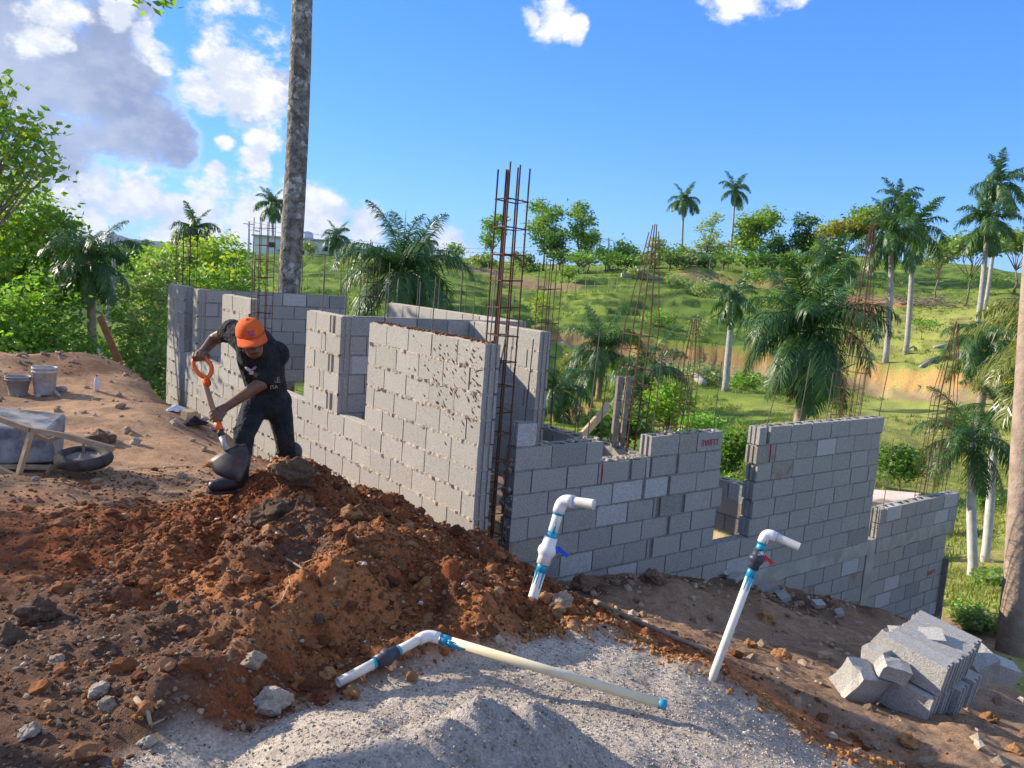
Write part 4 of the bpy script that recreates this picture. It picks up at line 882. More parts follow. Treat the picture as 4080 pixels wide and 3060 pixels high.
fr('leg', [w_(124, 1722, -.16), w_(74, 1892, -.22)], .036); fr('brace', [w_(205, 1850, -.05), w_(168, 1925, -.08)], .022); fr('brace', [w_(60, 1700, -.12), w_(195, 1755, -.02), w_(255, 1735, -.0)], .03); fr('brace', [w_(-60, 1858, -.05), w_(225, 1862, .02)], .035)
wc = w_(334, 1826, .02); ax = -iD * .96 - iF * .24 + iR * .10; ax /= np.linalg.norm(ax)
ty = MB(); nT = 40
q1 = Vector((0, 0, 1)).rotation_difference(Vector(ax))
for i in range(nT):
    a = 2 * math.pi * i / nT
    for k in range(12):
        t = 2 * math.pi * k / 12; rr = .178 + .050 * math.cos(t) * (1 if math.cos(t) < 0 else (.95 + .05 * (i % 2))); p = q1 @ Vector((rr * math.cos(a), rr * math.sin(a), .050 * math.sin(t))); ty.v.append(tuple(wc + np.array(p)))
ty.f = [(i * 12 + k, ((i + 1) % nT) * 12 + k, ((i + 1) % nT) * 12 + (k + 1) % 12, i * 12 + (k + 1) % 12) for i in range(nT) for k in range(12)]
wh = ty.build('wheel', MTYRE, wb, True); MB().lathe(wc, [(.02, .05), (.03, .03), (.05, .012), (.12, .002), (.137, .02), (.137, -.02), (.12, -.004), (.05, -.012), (.02, -.05)], 28, ax).build('rim', MRIM, wh, True)
MB().tube([wc - ax * .12, wc + ax * .13], .012, 8).build('axle', MRIM, wb)

# ------------------------------------------------------------------ buckets and oddments on the left
MBUCK = mat('cement_stained_bucket', (.50, .47, .43), (.36, .34, .32), scale=8, rough=.7, c3=(.58, .55, .5), s3=5)
MBUCKG = mat('grey_mortar_bucket', (.25, .24, .23), (.36, .35, .33), scale=7, rough=.8, c3=(.45, .43, .4), s3=5)
def bucket(px, py, h, r0, r1, m, label):
    g = ground_at(px, py); o = empty('bucket', g, label, 'bucket', 'mortar buckets')
    b = MB().lathe(g, [(0, 0), (r0, 0), (r0, .005), (r0 + (r1 - r0) * .8, h * .8), (r1 + .006, h * .81), (r1 + .006, h * .84), (r1, h * .85), (r1, h * .92), (r1 + .007, h * .93), (r1 + .007, h), (r1 - .006, h), (r1 - .008, h * .9), (r0 - .004, .02), (0, .02)], 32); b.build('pail', m, o, True)
    pts = [g + np.array((math.cos(a) * (r1 + .01), math.sin(a) * (r1 + .01), h * .86 - .10 * max(0, math.sin(a - .4)))) for a in np.linspace(.4, .4 + math.pi, 12)]; MB().tube(pts, .003, 6).build('handle', MSTEEL, o)
bucket(178, 1570, .36, .125, .148, MBUCK, 'tall pale bucket behind the overturned wheelbarrow'); bucket(72, 1574, .25, .105, .150, MBUCKG, 'short grey mortar bucket in front of the tall pale bucket')
g = ground_at(225, 1572); s2 = empty('hand_tool', g, 'worn wooden float lying beside the buckets', 'trowel'); a, c_ = ground_at(203, 1556) + [0, 0, .04], ground_at(238, 1588) + [0, 0, .03]
MB().tube([a, c_], [.022, .018], 8).build('handle', MWHITE, s2); e = MB(); ball(e, ground_at(240, 1560) + [0, 0, .03], (.10, .05, .018), np.stack([iR, np.array((0, 0, 1)), iF], 1), 14); e.build('blade', MWHITE, s2, True)
g = ground_at(752, 1672); b = MB().box(g + [0, 0, .05], (.16, .10, .13), Matrix.Rotation(.5, 3, 'Z') @ Matrix.Rotation(.25, 3, 'X')); o = b.build('wood_offcut', MWOOD, None, origin=g); tag(o, 'short offcut of pale lumber at the foot of the front wall', 'wood')
m_ = o.modifiers.new('Bevel', 'BEVEL'); m_.width = .004
def rag(px, py, r, h, m, name, label, cat, seed):
    g = ground_at(px, py); n = 14; v = []; f = []
    for i in range(n):
        for k in range(n):
            u, w = (i / (n - 1) - .5) * 2, (k / (n - 1) - .5) * 2; rr = 1 - .25 * abs(math.sin(3 * math.atan2(w, u) + seed)); x, y = g[0] + u * r * rr, g[1] + w * r * .6 * rr
            v.append((x, y, g[2] + .008 + h * max(0, 1 - math.hypot(u, w)) + h * .5 * float(vnoise(np.array([u * 2 + seed]), np.array([w * 2.0]), seed)[0] + .5)))
    f = [(i * n + k, (i + 1) * n + k, (i + 1) * n + k + 1, i * n + k + 1) for i in range(n - 1) for k in range(n - 1)]
    o = mk(name, v, f, m, None, True, g); tag(o, label, cat); m_ = o.modifiers.new('Solidify', 'SOLIDIFY'); m_.thickness = .006
rag(775, 1700, .17, .09, MSHIRT, 'cloth', 'crumpled black cloth lying by the front wall', 'cloth', 3); rag(700, 1640, .14, .07, mat('clear_plastic_bag', (.62, .66, .72), (.5, .54, .6), scale=20, rough=.25, spec=.5), 'plastic_bag', 'crumpled pale plastic bag at the base of the far front wall', 'bag', 5); rag(860, 1718, .12, .05, MGREY, 'cement_bag', 'torn grey cement bag scrap near the black cloth', 'bag', 8)
g = ground_at(385, 1558); bt_ = empty('bottle', g, 'empty clear plastic bottle on the dirt near the berm', 'bottle'); MB().lathe(g, [(0, 0), (.032, 0), (.034, .02), (.034, .13), (.025, .17), (.013, .19), (.013, .205), (0, .205)], 14).build('shell', mat('bottle_plastic', (.62, .6, .62), rough=.2, spec=.6), bt_, True); MB().lathe(g + [0, 0, .2], [(0, .02), (.015, .02), (.015, 0), (0, 0)], 12).build('cap', MRED, bt_)

# ------------------------------------------------------------------ water pipes
MPVC = mat('white_pvc', (.74, .70, .60), (.66, .62, .52), scale=9, rough=.35, spec=.45, c3=(.58, .50, .36), s3=4, t3=(.55, .8))
MPVCY = mat('sun_yellowed_pvc', (.72, .64, .42), (.66, .56, .34), scale=6, rough=.4, spec=.4, c3=(.70, .67, .58), s3=3)
MFIT = mat('white_fitting', (.78, .74, .70), (.72, .68, .64), scale=9, rough=.35, spec=.45); MGLUE = mat('blue_pipe_cement', (.02, .26, .42), (.03, .36, .50), scale=20, rough=.35, spec=.5)
MDARKV = mat('dark_grey_valve', (.035, .04, .055), (.05, .055, .07), scale=9, rough=.45, spec=.4); MBLUEH = mat('blue_handle', (.02, .09, .55), rough=.4); MREDH = mat('red_handle', (.60, .03, .03), rough=.4); MLABEL = mat('valve_label', (.7, .7, .7), (.25, .25, .26), scale=90, rough=.6, mid=(.48, .52))
def elbow(c_, d0, d1, r, parent, m):
    d0 = np.array(d0) / np.linalg.norm(d0); d1 = np.array(d1) / np.linalg.norm(d1); R_ = r * 1.5; pts = [c_ + d0 * r * 2.6]
    for t in np.linspace(0, 1, 7): pts.append(c_ + d0 * R_ * (1 - t) ** 2 + d1 * R_ * t ** 2)
    pts.append(c_ + d1 * r * 2.6); MB().tube(pts, r * 1.22, 18).build('elbow', m, parent, True)
def glue(a, b, r, parent): MB().tube([a, b], r * 1.035, 18).build('glue_band', MGLUE, parent, True)
def drips(c_, dirv, r, parent, n=5):
    b = MB(); dirv = dirv / np.linalg.norm(dirv); s1 = np.cross(dirv, iF); s1 /= np.linalg.norm(s1); f_ = np.cross(dirv, s1)
    for i in range(n):
        a = rnd.uniform(-1.3, 1.3); o_ = (-(iF) * math.cos(a) + s1 * math.sin(a)) ; o_ -= dirv * (o_ @ dirv); o_ /= np.linalg.norm(o_); L = rnd.uniform(.03, .09)
        p0 = c_ + o_ * r * .98; b.tube([p0, p0 + dirv * L * .6, p0 + dirv * L], [.008, .004, .0025], 6)
    b.build('glue_drips', MGLUE, parent, True)
def valve(a, b, r, parent, m, mh, hdir, size=1.0, label=False):
    d = (b - a); L = np.linalg.norm(d); d /= L; v = MB().lathe(a, [(r, 0), (r * 1.35, 0), (r * 1.35, L * .28), (r * 1.5, L * .33), (r * 1.78, L * .42), (r * 1.85, L * .5), (r * 1.78, L * .58), (r * 1.5, L * .67), (r * 1.35, L * .72), (r * 1.35, L), (r, L)], 20, d).build('valve', m, parent, True)
    c_ = (a + b) / 2; hdir = np.array(hdir) / np.linalg.norm(hdir); MB().tube([c_ + hdir * r * 1.3, c_ + hdir * r * 2.2], r * .6, 10).build('stem', mh, v, True)
    t = hdir * .75 + iD * .45; MB().bar(c_ + hdir * r * 2.1 - t * r * .2 - iD * r * .6, c_ + hdir * r * 2.2 + t * r * 2.4, r * .8, r * .3, iF).build('lever', mh, v)
    if label: q = a * .22 + b * .78 if False else b - d * L * .14; MB().box(q - iF * r * 1.34 + iR * r * .2, (r * 1.2, r * .06, r * 1.0), np.stack([iR, iF, d], 1)).build('label', MLABEL, v)
# upright pipe near the corner
def upright(px, py, tx, ty, ex, ey, r, vy0, vy1, mp, mv, mh, label, dlean, darm, lab):
    g = ground_at(px, py); d0 = float(CR[2] @ (g - CC)); P_ = empty('water_pipe', g, label, 'pipe', 'upright pipe stubs'); top = D(tx, ty, d0 + dlean); end = D(ex, ey, d0 + dlean + darm); ax_ = top - g; L = np.linalg.norm(ax_); ax_ /= L
    def al(yy): return g + ax_ * L * (py - yy) / (py - ty)
    v0, v1 = al(vy0), al(vy1)
    MB().tube([g - ax_ * .3, v0 + ax_ * .02], r, 18).build('pipe', mp, P_, True); MB().tube([v1 - ax_ * .02, top - ax_ * r], r, 18).build('pipe', mp, P_, True)
    ad = (end - top) / np.linalg.norm(end - top); arm = MB(); arm.tube([top + ad * r, end], r, 20, False); arm.tube([end, end - ad * .08], r * .86, 20, True); arm.build('pipe', mp, P_, True); arm = MB()
    # ring closing the wall of the open end
    u = np.cross(ad, iD); u /= np.linalg.norm(u); w2 = np.cross(ad, u)
    for rr in (r, r * .86):
        for k in range(20): arm.v.append(tuple(end + rr * (u * math.cos(2 * math.pi * k / 20) + w2 * math.sin(2 * math.pi * k / 20))))
    arm.f = [(k, (k + 1) % 20, 20 + (k + 1) % 20, 20 + k) for k in range(20)]; arm.build('rim', mp, P_)
    elbow(top, -ax_, ad, r, P_, MFIT); valve(v0, v1, r, P_, mv, mh, iR, label=lab)
    glue(v0 - ax_ * .045, v0 + ax_ * .01, r, P_); drips(v0 - ax_ * .045, -ax_, r, P_); glue(v1 - ax_ * .01, v1 + ax_ * .035, r, P_); glue(top - ax_ * r * 3.1, top - ax_ * r * 2.2, r, P_); drips(v1 + ax_ * .03, ax_, r, P_, 2); glue(top + ad * r * 2.4, top + ad * r * 2.75, r, P_)
    return P_
upright(2118, 2400, 2240, 1992, 2366, 2010, .0285, 2248, 2142, MPVC, MFIT, MBLUEH, 'white upright pipe with white valve and blue lever near the house corner', .03, -.10, False)
upright(2842, 2690, 3052, 2122, 3185, 2180, .0215, 2268, 2190, MPVC, MDARKV, MREDH, 'white upright pipe with dark valve and red lever on the slope', .04, -.06, True)
# pipe lying on the sand
pl_, pe_, pr_ = ground_at(1345, 2752) + [0, 0, .035], ground_at(1702, 2575) + [0, 0, .055], ground_at(2650, 2862) + [0, 0, .06]
lp = empty('lying_pipe', pe_, 'long yellowed pipe with an elbow and dark valve lying on the sand', 'pipe'); rp = .0215
d1 = (pl_ - pe_) / np.linalg.norm(pl_ - pe_); d2 = (pr_ - pe_) / np.linalg.norm(pr_ - pe_); LL = np.linalg.norm(pl_ - pe_)
def hollow(a, b, r, m, name='pipe'):
    d = (b - a) / np.linalg.norm(b - a); MB().lathe(a, [(r * .85, np.linalg.norm(b - a) - .15), (r * .85, np.linalg.norm(b - a)), (r, np.linalg.norm(b - a)), (r, 0), (r * .8, 0), (r * .8, .1), (0, .1)], 20, d).build(name, m, lp, True)
hollow(pe_ + d2 * .03, pr_, rp, MPVCY); hollow(pe_ + d1 * LL * .56, pl_, rp, MPVC); MB().tube([pe_ + d1 * .03, pe_ + d1 * LL * .4], rp, 18).build('pipe', MPVC, lp, True)
elbow(pe_, d1, d2, rp, lp, MFIT); valve(pe_ + d1 * LL * .37, pe_ + d1 * LL * .60, rp, lp, MDARKV, MDARKV, np.array((0, .5, -.8)), label=False)
MB().box(pe_ + d1 * LL * .41 - iF * rp * 1.33 - iD * .004, (rp * 1.1, rp * .06, rp * 1.2), np.stack([d1, iF, np.cross(d1, iF)], 1)).build('label', MLABEL, lp)
glue(pe_ + d1 * LL * .60, pe_ + d1 * LL * .64, rp, lp); glue(pe_ + d1 * LL * .335, pe_ + d1 * LL * .37, rp, lp); glue(pe_ + d2 * .06, pe_ + d2 * .11, rp, lp); glue(pr_ - d2 * .035, pr_ - d2 * .001, rp, lp); drips(pe_ + d2 * .10, d2, rp, lp, 6)
# bamboo pole on the slope and sticks
def stick(pts, r, m, name, label, cat, grp=None, parent=None):
    P_ = [ground_at(*p) + [0, 0, r * .8] for p in pts]; o = MB().tube(P_, [r * (1 - .35 * i / (len(P_) - 1)) for i in range(len(P_))], 8).build(name, m, None, True, origin=P_[0]); return tag(o, label, cat, grp)
MSTICK = mat('bare_root', (.42, .31, .20), (.30, .21, .13), scale=20, rough=.9); MBAM = mat('weathered_pole', (.30, .23, .15), (.20, .15, .10), scale=10, rough=.85)
stick([(2372, 2408), (2500, 2470), (2660, 2540), (2830, 2608)], .020, MBAM, 'bamboo_pole', 'weathered pole lying down the slope between the two upright pipes', 'pole')
for i, (pts, r, lb) in enumerate([([(1140, 2232), (1170, 2248), (1205, 2270)], .008, 'pale splinter near the middle of the soil mound'), ([(1132, 2252), (1150, 2290), (1155, 2330), (1120, 2400), (1010, 2470)], .005, 'long crooked root hanging down the soil mound'), ([(540, 2790), (590, 2850), (600, 2895)], .010, 'forked bone pale root at the lower left of the mound'), ([(600, 2895), (655, 2870)], .006, 'short side root beside the forked pale root'),
                                  ([(1200, 2250), (1260, 2225), (1300, 2190)], .004, 'thin dark twig near the pale splinter'), ([(2200, 2480), (2330, 2500), (2450, 2490)], .004, 'thin straw lying on the sand edge'), ([(600, 1880), (680, 1895), (760, 1915)], .006, 'thin stick on the packed dirt left of the worker')]):
    stick(pts, r, MSTICK, 'root', lb, 'root', 'roots and sticks in the soil')

# ------------------------------------------------------------------ heap of leftover blocks
q = ground_at(3650, 2850); MB_OLD = mat('stained_block', (.36, .34, .305), (.54, .515, .465), scale=80, rough=.95, bump=1.0, bscale=120, bdist=.010, spec=.1, rand=.08, mid=(.30, .70), detail=6, c3=(.50, .28, .12), s3=3.5, t3=(.62, .72))
LA = iR * .66 + iD * .30 - iF * .69; LA /= np.linalg.norm(LA); SA = iF * .66 + iR * .75; SA[2] = 0; SA -= LA * (SA @ LA); SA /= np.linalg.norm(SA); UA = np.cross(LA, SA); UA = UA if UA[2] > 0 else -UA
def put(me, c_, ax3, label, grp='leftover blocks heaped on the slope', scale=(1, 1, 1), name='concrete_block', cat='block', m=MB_OLD):
    me2 = me.copy(); me2.materials.clear(); me2.materials.append(m); o = bpy.data.objects.new(name, me2); col.objects.link(o); M_ = Matrix([[ax3[0][i], ax3[1][i], ax3[2][i], 0] for i in range(3)] + [[0, 0, 0, 1]])
    o.rotation_euler = M_.to_euler(); o.location = c_; o.scale = scale; return tag(o, label, cat, grp)
hb0 = D(3610, 2775, float(CR[2] @ (q - CC)) + .10); low = []
names = ['nearest', 'second', 'third', 'rearmost']
gz = H(hb0[0], hb0[1])
for i in range(4):
    c_ = hb0 + SA * (.166 * i) + UA * rnd.uniform(-.012, .012) + LA * (rnd.uniform(-.045, .045)); put(FULL[0][i % 4], c_, (LA, SA, UA), names[i] + ' grey block of the bottom row in the heap')
for i in range(4):
    c_ = hb0 + SA * (.168 * i + .06) + UA * (.200 + rnd.uniform(0, .014)) + LA * (-.03 + rnd.uniform(-.05, .05)); put(FULL[0][(i + 1) % 4], c_, (LA, SA, UA), ('rust stained front' if i == 0 else names[i]) + ' block of the top row in the heap')
def piece(px, py, d, size, seed, label, name='block_piece', m=MB_OLD, lift=0.0):
    c_ = D(px, py, d); r = random.Random(seed); bm = bmesh.new(); bmesh.ops.create_cube(bm, size=1.0); bmesh.ops.subdivide_edges(bm, edges=bm.edges[:], cuts=2, use_grid_fill=True)
    for v in bm.verts:
        v.co.x += r.uniform(-.07, .05) * (v.co.x > .4); v.co.y += r.uniform(-.03, .03); v.co.z += r.uniform(-.03, .03); v.co = Vector((v.co.x * size[0], v.co.y * size[1], v.co.z * size[2]))
    me = bpy.data.meshes.new(name); bm.to_mesh(me); bm.free(); me.materials.append(m); o = bpy.data.objects.new(name, me); col.objects.link(o); o.location = c_; o.rotation_euler = (r.uniform(-.5, .5), r.uniform(-.5, .5), r.uniform(0, 3)); return tag(o, label, 'block piece', 'broken block pieces around the heap')
dh = float(CR[2] @ (hb0 - CC))
piece(3430, 2710, dh + .02, (.26, .16, .20), 1, 'large broken block leaning against the left of the heap'); piece(3510, 2612, dh + .10, (.22, .14, .12), 2, 'broken block lump left of the rust stained block'); piece(3560, 2668, dh - .06, (.17, .10, .10), 3, 'dark broken chunk lying in front of the rust stained block')
piece(3545, 2565, dh + .28, (.12, .16, .12), 4, 'broken block end behind the left of the heap'); piece(3650, 2535, dh + .22, (.32, .15, .05), 5, 'flat broken slab lying on top of the heap'); piece(3890, 2650, dh + .5, (.18, .2, .22), 6, 'bluish broken block leaning at the right of the heap')
piece(3945, 2655, dh + .75, (.34, .14, .14), 7, 'broken pale block lying right of the heap'); piece(3885, 2620, dh + .8, (.14, .12, .1), 8, 'small pale block end behind the right of the heap'); piece(3640, 2880, dh - .10, (.22, .13, .045), 9, 'thin pale slab on the ground in front of the heap'); piece(3640, 2922, dh - .16, (.12, .07, .05), 10, 'small tan chip in front of the thin slab')
for i, (px, py, d, s, lb) in enumerate([(2880, 2285, 0, .12, 'left'), (2930, 2300, 0, .16, 'second'), (3060, 2340, 0, .22, 'long'), (3120, 2375, 0, .16, 'flat'), (3260, 2405, 0, .14, 'small'), (3345, 2440, 0, .12, 'rightmost')]):
    g = ground_at(px, py + 18); piece(px, py, float(CR[2] @ (g - CC)), (s, s * .7, s * .35), 30 + i, lb + ' bluish block shard at the foot of the side wall')

# ------------------------------------------------------------------ stones and clods
MSTONE = mat('limestone', (.36, .27, .18), (.46, .37, .27), scale=9, rough=.95, bump=.7, bscale=45, bdist=.012, rand=.2); MPALE = mat('pale_stone', (.40, .33, .25), (.50, .43, .34), scale=9, rough=.95, bump=.6, bscale=45, bdist=.01, rand=.15)
MREDS = mat('orange_clay_stone', (.36, .17, .065), (.46, .25, .11), scale=9, rough=.95, bump=.7, bscale=40, bdist=.012, rand=.2); MDIRTS = mat('brown_clod', (.15, .068, .032), (.24, .115, .052), scale=9, rough=.98, bump=.8, bscale=40, bdist=.015, rand=.25); MDARKS = mat('grey_brown_lump', (.19, .115, .07), (.28, .185, .12), scale=8, rough=.97, bump=.9, bscale=35, bdist=.02)
def stone_mesh(seed, sub=3, amp=.22, fl=.7):
    r = random.Random(seed); bm = bmesh.new(); bmesh.ops.create_icosphere(bm, subdivisions=sub, radius=1.0); off = [r.uniform(0, 50) for _ in range(3)]
    pl = [Vector((r.gauss(0, 1), r.gauss(0, 1), r.gauss(0, 1))).normalized() for _ in range(9)]
    from mathutils import noise as mn
    for v in bm.verts:
        k = 1 + amp * mn.fractal(v.co * 1.3 + Vector(off), .9, 2.0, 4)
        for n_ in pl:
            t = v.co.dot(n_)
            if t > .72: k *= 1 - (t - .72) * .75
        v.co = Vector((v.co.x * k, v.co.y * k * .85, v.co.z * k * fl))
    me = bpy.data.meshes.new('stone'); bm.to_mesh(me); bm.free()
    return me
SM = [stone_mesh(i, 4, .42) for i in range(6)]
MLUMP = mat('crumbly_lump', (.15, .088, .05), (.27, .175, .105), scale=14, rough=.98, bump=1.0, bscale=45, bdist=.02)
def stone(px, py, r, m, label, name='stone', grp='larger stones lying in the soil', k=0, sx=1.0):
    g = ground_at(px, py); me = SM[k % 6].copy(); me.materials.append(m); o = bpy.data.objects.new(name, me); col.objects.link(o); d = float(CR[2] @ (g - CC)); R_ = r / CF * d
    o.location = g + np.array((0, 0, R_ * .25)); o.scale = (R_ * sx, R_, R_); o.rotation_euler = (rnd.uniform(-.3, .3), rnd.uniform(-.3, .3), rnd.uniform(0, 6)); return tag(o, label, name.split('_')[-1], grp)
for a in [(1080, 2070, 85, MLUMP, 'big brown clod on the upper left of the soil mound', 'soil_clod'), (1165, 1915, 95, MLUMP, 'big grey lump at the top of the mound beside the worker', 'soil_clod'), (1395, 2055, 45, MREDS, 'tan stone right of the mound top', 'stone'), (1340, 2335, 40, MREDS, 'orange stone in the middle of the mound face', 'stone'), (1010, 2640, 48, MSTONE, 'round tan stone low on the mound', 'stone'), (1075, 2815, 85, MPALE, 'broad pale rock where the mound meets the sand', 'stone'),
          (395, 2765, 50, MPALE, 'pale round stone in the dark soil', 'stone'), (230, 2640, 35, MSTONE, 'tan stone above the pale round stone', 'stone'), (120, 2925, 45, MPALE, 'pale stone at the bottom left corner', 'stone'), (30, 2560, 80, MDARKS, 'big dark lump at the left edge', 'soil_clod'), (160, 2460, 80, MDARKS, 'second dark lump at the left edge', 'soil_clod'), (60, 2540, 40, MSTONE, 'tan stone between the dark lumps', 'stone'), (430, 2815, 40, MSTONE, 'brown stone right below the pale round stone', 'stone'), (590, 2965, 35, MPALE, 'grey stone at the sand edge bottom left', 'stone'),
          (1640, 2705, 30, MREDS, 'orange stone on the sand under the lying pipe', 'stone'), (1400, 2775, 42, MREDS, 'reddish stone under the left pipe end', 'stone'), (1915, 2525, 28, MPALE, 'pale stone above the lying pipe', 'stone'), (1985, 2560, 30, MPALE, 'larger pale stone above the lying pipe', 'stone'), (2230, 2410, 55, MSTONE, 'angular tan rock at the foot of the near upright pipe', 'stone'), (2180, 2395, 40, MREDS, 'orange clod touching the near upright pipe', 'stone'), (2330, 2345, 62, MDARKS, 'brown boulder behind the near upright pipe', 'stone'), (2600, 2315, 50, MDARKS, 'dark stone against the side wall', 'stone'),
          (3055, 2475, 42, MREDS, 'orange clay lump right of the far upright pipe', 'soil_clod'), (3120, 2625, 42, MREDS, 'orange clay lump lower on the slope', 'soil_clod'), (2990, 2580, 34, MREDS, 'small clay lump beside the far upright pipe', 'soil_clod'), (3615, 2960, 44, MREDS, 'smooth brown stone below the thin slab', 'stone'), (3940, 2870, 36, MREDS, 'orange stone right of the block heap', 'stone'), (4045, 3000, 36, MREDS, 'orange stone at the right edge', 'stone'), (3985, 3050, 34, MSTONE, 'tan stone in the bottom right corner', 'stone'), (3490, 2980, 24, MSTONE, 'small tan stone on the sand lip', 'stone'),
          (420, 1745, 32, MPALE, 'pale stone on the packed dirt behind the wheelbarrow', 'stone'), (400, 1765, 55, MDARKS, 'flat grey lump beyond the barrow wheel', 'soil_clod'), (540, 1770, 26, MPALE, 'small pale stone near the barrow wheel', 'stone'), (505, 1722, 24, MSTONE, 'tan stone beyond the barrow wheel', 'stone'), (860, 1860, 40, MREDS, 'orange clod left of the worker', 'soil_clod'), (700, 1690, 26, MPALE, 'white stone beside the trench', 'stone'), (1270, 2470, 30, MDARKS, 'dark clod in the mound hollow', 'soil_clod'), (1310, 2700, 45, MREDS, 'red clod left of the pipe end', 'soil_clod')]:
    stone(*a, k=len(a[4]))
def scatter(name, n, area, rmin, rmax, m, sub, seed, weight=None, kind='stuff', pw=2.5, fl=.75, sink=.25):
    r = np.random.default_rng(seed); tmpl = []
    for s in range(5):
        me = stone_mesh(200 + s + seed, sub, .55, fl); v = np.array([tuple(q.co) for q in me.vertices]); f = np.array([list(p.vertices) for p in me.polygons]); tmpl.append((v, f)); bpy.data.meshes.remove(me)
    x = r.uniform(area[0], area[1], n * 6); y = r.uniform(area[2], area[3], n * 6); k = weight(x, y) if weight else np.ones_like(x); keep = r.uniform(0, 1, len(x)) < k; x, y = x[keep][:n], y[keep][:n]; n = len(x)
    z = Hs(x, y); rad = rmin + (rmax - rmin) * r.uniform(0, 1, n) ** pw; V = []; F = []; off = 0
    for i in range(n):
        v, f = tmpl[i % 5]; a = r.uniform(0, 6.28); b = r.uniform(-.6, .6); ca, sa, cb_, sb = math.cos(a), math.sin(a), math.cos(b), math.sin(b)
        w = v * rad[i] * np.array([1, r.uniform(.7, 1.1), 1]); w = np.stack([w[:, 0], w[:, 1] * cb_ - w[:, 2] * sb, w[:, 1] * sb + w[:, 2] * cb_], 1); w = np.stack([w[:, 0] * ca - w[:, 1] * sa, w[:, 0] * sa + w[:, 1] * ca, w[:, 2]], 1)
        V.append(w + np.array([x[i], y[i], z[i] + rad[i] * sink])); F.append(f + off); off += len(v)
    o = mk(name, np.concatenate(V), np.concatenate(F), m, None, False); return o
def rmat(name, cols, bump=.6, bs=60):
    m, t, b, o = newmat(name); g = N(t, 'ShaderNodeNewGeometry'); ra = N(t, 'ShaderNodeValToRGB'); t.links.new(g.outputs['Random Per Island'], ra.inputs[0]); el = ra.color_ramp.elements; ra.color_ramp.interpolation = 'LINEAR'
    el[0].color = cols[0] + (1,); el[1].color = cols[-1] + (1,)
    for i in range(1, len(cols) - 1): e = el.new(i / (len(cols) - 1)); e.color = cols[i] + (1,)
    tc_ = N(t, 'ShaderNodeTexCoord'); nz = noise(t, tc_.outputs['Object'], bs, 4, .7); t.links.new(mixc(t, 1.0, ra.outputs[0], mixc(t, nz, (.55, .55, .55), (1.45, 1.45, 1.45)), 'MULTIPLY'), b.inputs['Base Color']); b.inputs['Roughness'].default_value = .97; b.inputs['Specular IOR Level'].default_value = .1
    bn = N(t, 'ShaderNodeBump'); bn.inputs['Strength'].default_value = bump; bn.inputs['Distance'].default_value = .012; t.links.new(nz, bn.inputs['Height']); t.links.new(bn.outputs[0], b.inputs['Normal']); return m
MCL = rmat('clods', [(.085, .034, .016), (.19, .076, .031), (.29, .125, .05), (.14, .054, .024), (.36, .19, .09)]); MGR = rmat('gravel', [(.09, .052, .03), (.19, .12, .075), (.30, .21, .14), (.14, .08, .045), (.40, .32, .24)]); MSG = rmat('sand_grains', [(.14, .12, .10), (.42, .36, .29), (.58, .50, .41), (.26, .225, .185)]); MPK = rmat('pale_pebbles', [(.45, .40, .34), (.58, .55, .50), (.40, .30, .20), (.62, .58, .53)])
def w_mound(x, y):
    sand, sd, far = masks(x, y); m = np.exp(-(((x + 1.5) / 1.25) ** 2 + ((y + 1.0) / 1.7) ** 2)); return np.clip((.06 + 1.1 * m) * (1 - sand) * (1 - ss(x, .1, .6) * .8) * (.35 + 1.3 * np.clip(fbm(x, y, 1.6, 3, 301) + .45, 0, 1)), 0, 1)
tag(scatter('soil_clods', 1500, (-4.3, .5, -3.6, 2.2), .016, .060, MCL, 2, 1, w_mound, pw=4.0, sink=.0), 'loose red brown clods covering the soil mound', 'soil', kind='stuff')
tag(scatter('soil_crumbs', 26000, (-4.3, .6, -3.9, 2.2), .004, .020, MCL, 1, 2, w_mound, pw=2.6, sink=.1), 'fine red brown crumbs of soil on the mound', 'soil', kind='stuff')
tag(scatter('pebbles', 420, (-4.3, 1.5, -3.9, 2.5), .006, .020, MPK, 1, 3, lambda x, y: np.clip(w_mound(x, y) * .8 + .08, 0, 1), pw=3), 'pale limestone pebbles in the red soil', 'pebbles', kind='stuff')
tag(scatter('gravel', 2200, (-4.3, -1.6, -3.6, -.2), .004, .020, MGR, 1, 4, lambda x, y: np.clip(np.exp(-(((x + 3.1) / .6) ** 2 + ((y + 2.0) / 1.0) ** 2)) * 1.2, 0, 1) * (1 - masks(x, y)[0]), pw=3), 'grey brown gravel in the dark soil at the lower left', 'gravel', kind='stuff')
tag(scatter('coarse_sand', 30000, (-3.4, .2, -5.0, -1.6), .0022, .0078, MSG, 0 + 1, 5, lambda x, y: masks(x, y)[0] * .95, pw=2.0), 'coarse grey sand grains over the sand heap', 'sand', kind='stuff')
tag(scatter('lip_spoil', 5000, (-1.7, 1.0, -4.5, -1.4), .004, .020, rmat('orange_spoil', [(.30, .12, .04), (.40, .19, .07), (.34, .15, .05), (.44, .27, .13)]), 1, 6, lambda x, y: np.exp(-((masks(x, y)[1] + .06) / .10) ** 2) * ss(x, -1.7, -1.1), pw=2.6), 'orange crumbs along the edge of the sand', 'soil', kind='stuff')
tag(scatter('slope_rubble', 1500, (-.2, 7.5, -3.8, -.05), .008, .06, rmat('slope_stones', [(.15, .10, .065), (.28, .185, .115), (.38, .27, .18), (.44, .36, .28)]), 1, 7, lambda x, y: np.clip(.12 + np.exp(-((y + .3) / .3) ** 2), 0, 1) * (1 - masks(x, y)[0]), pw=5), 'small stones and dirt lumps on the shaded slope', 'rubble', kind='stuff')
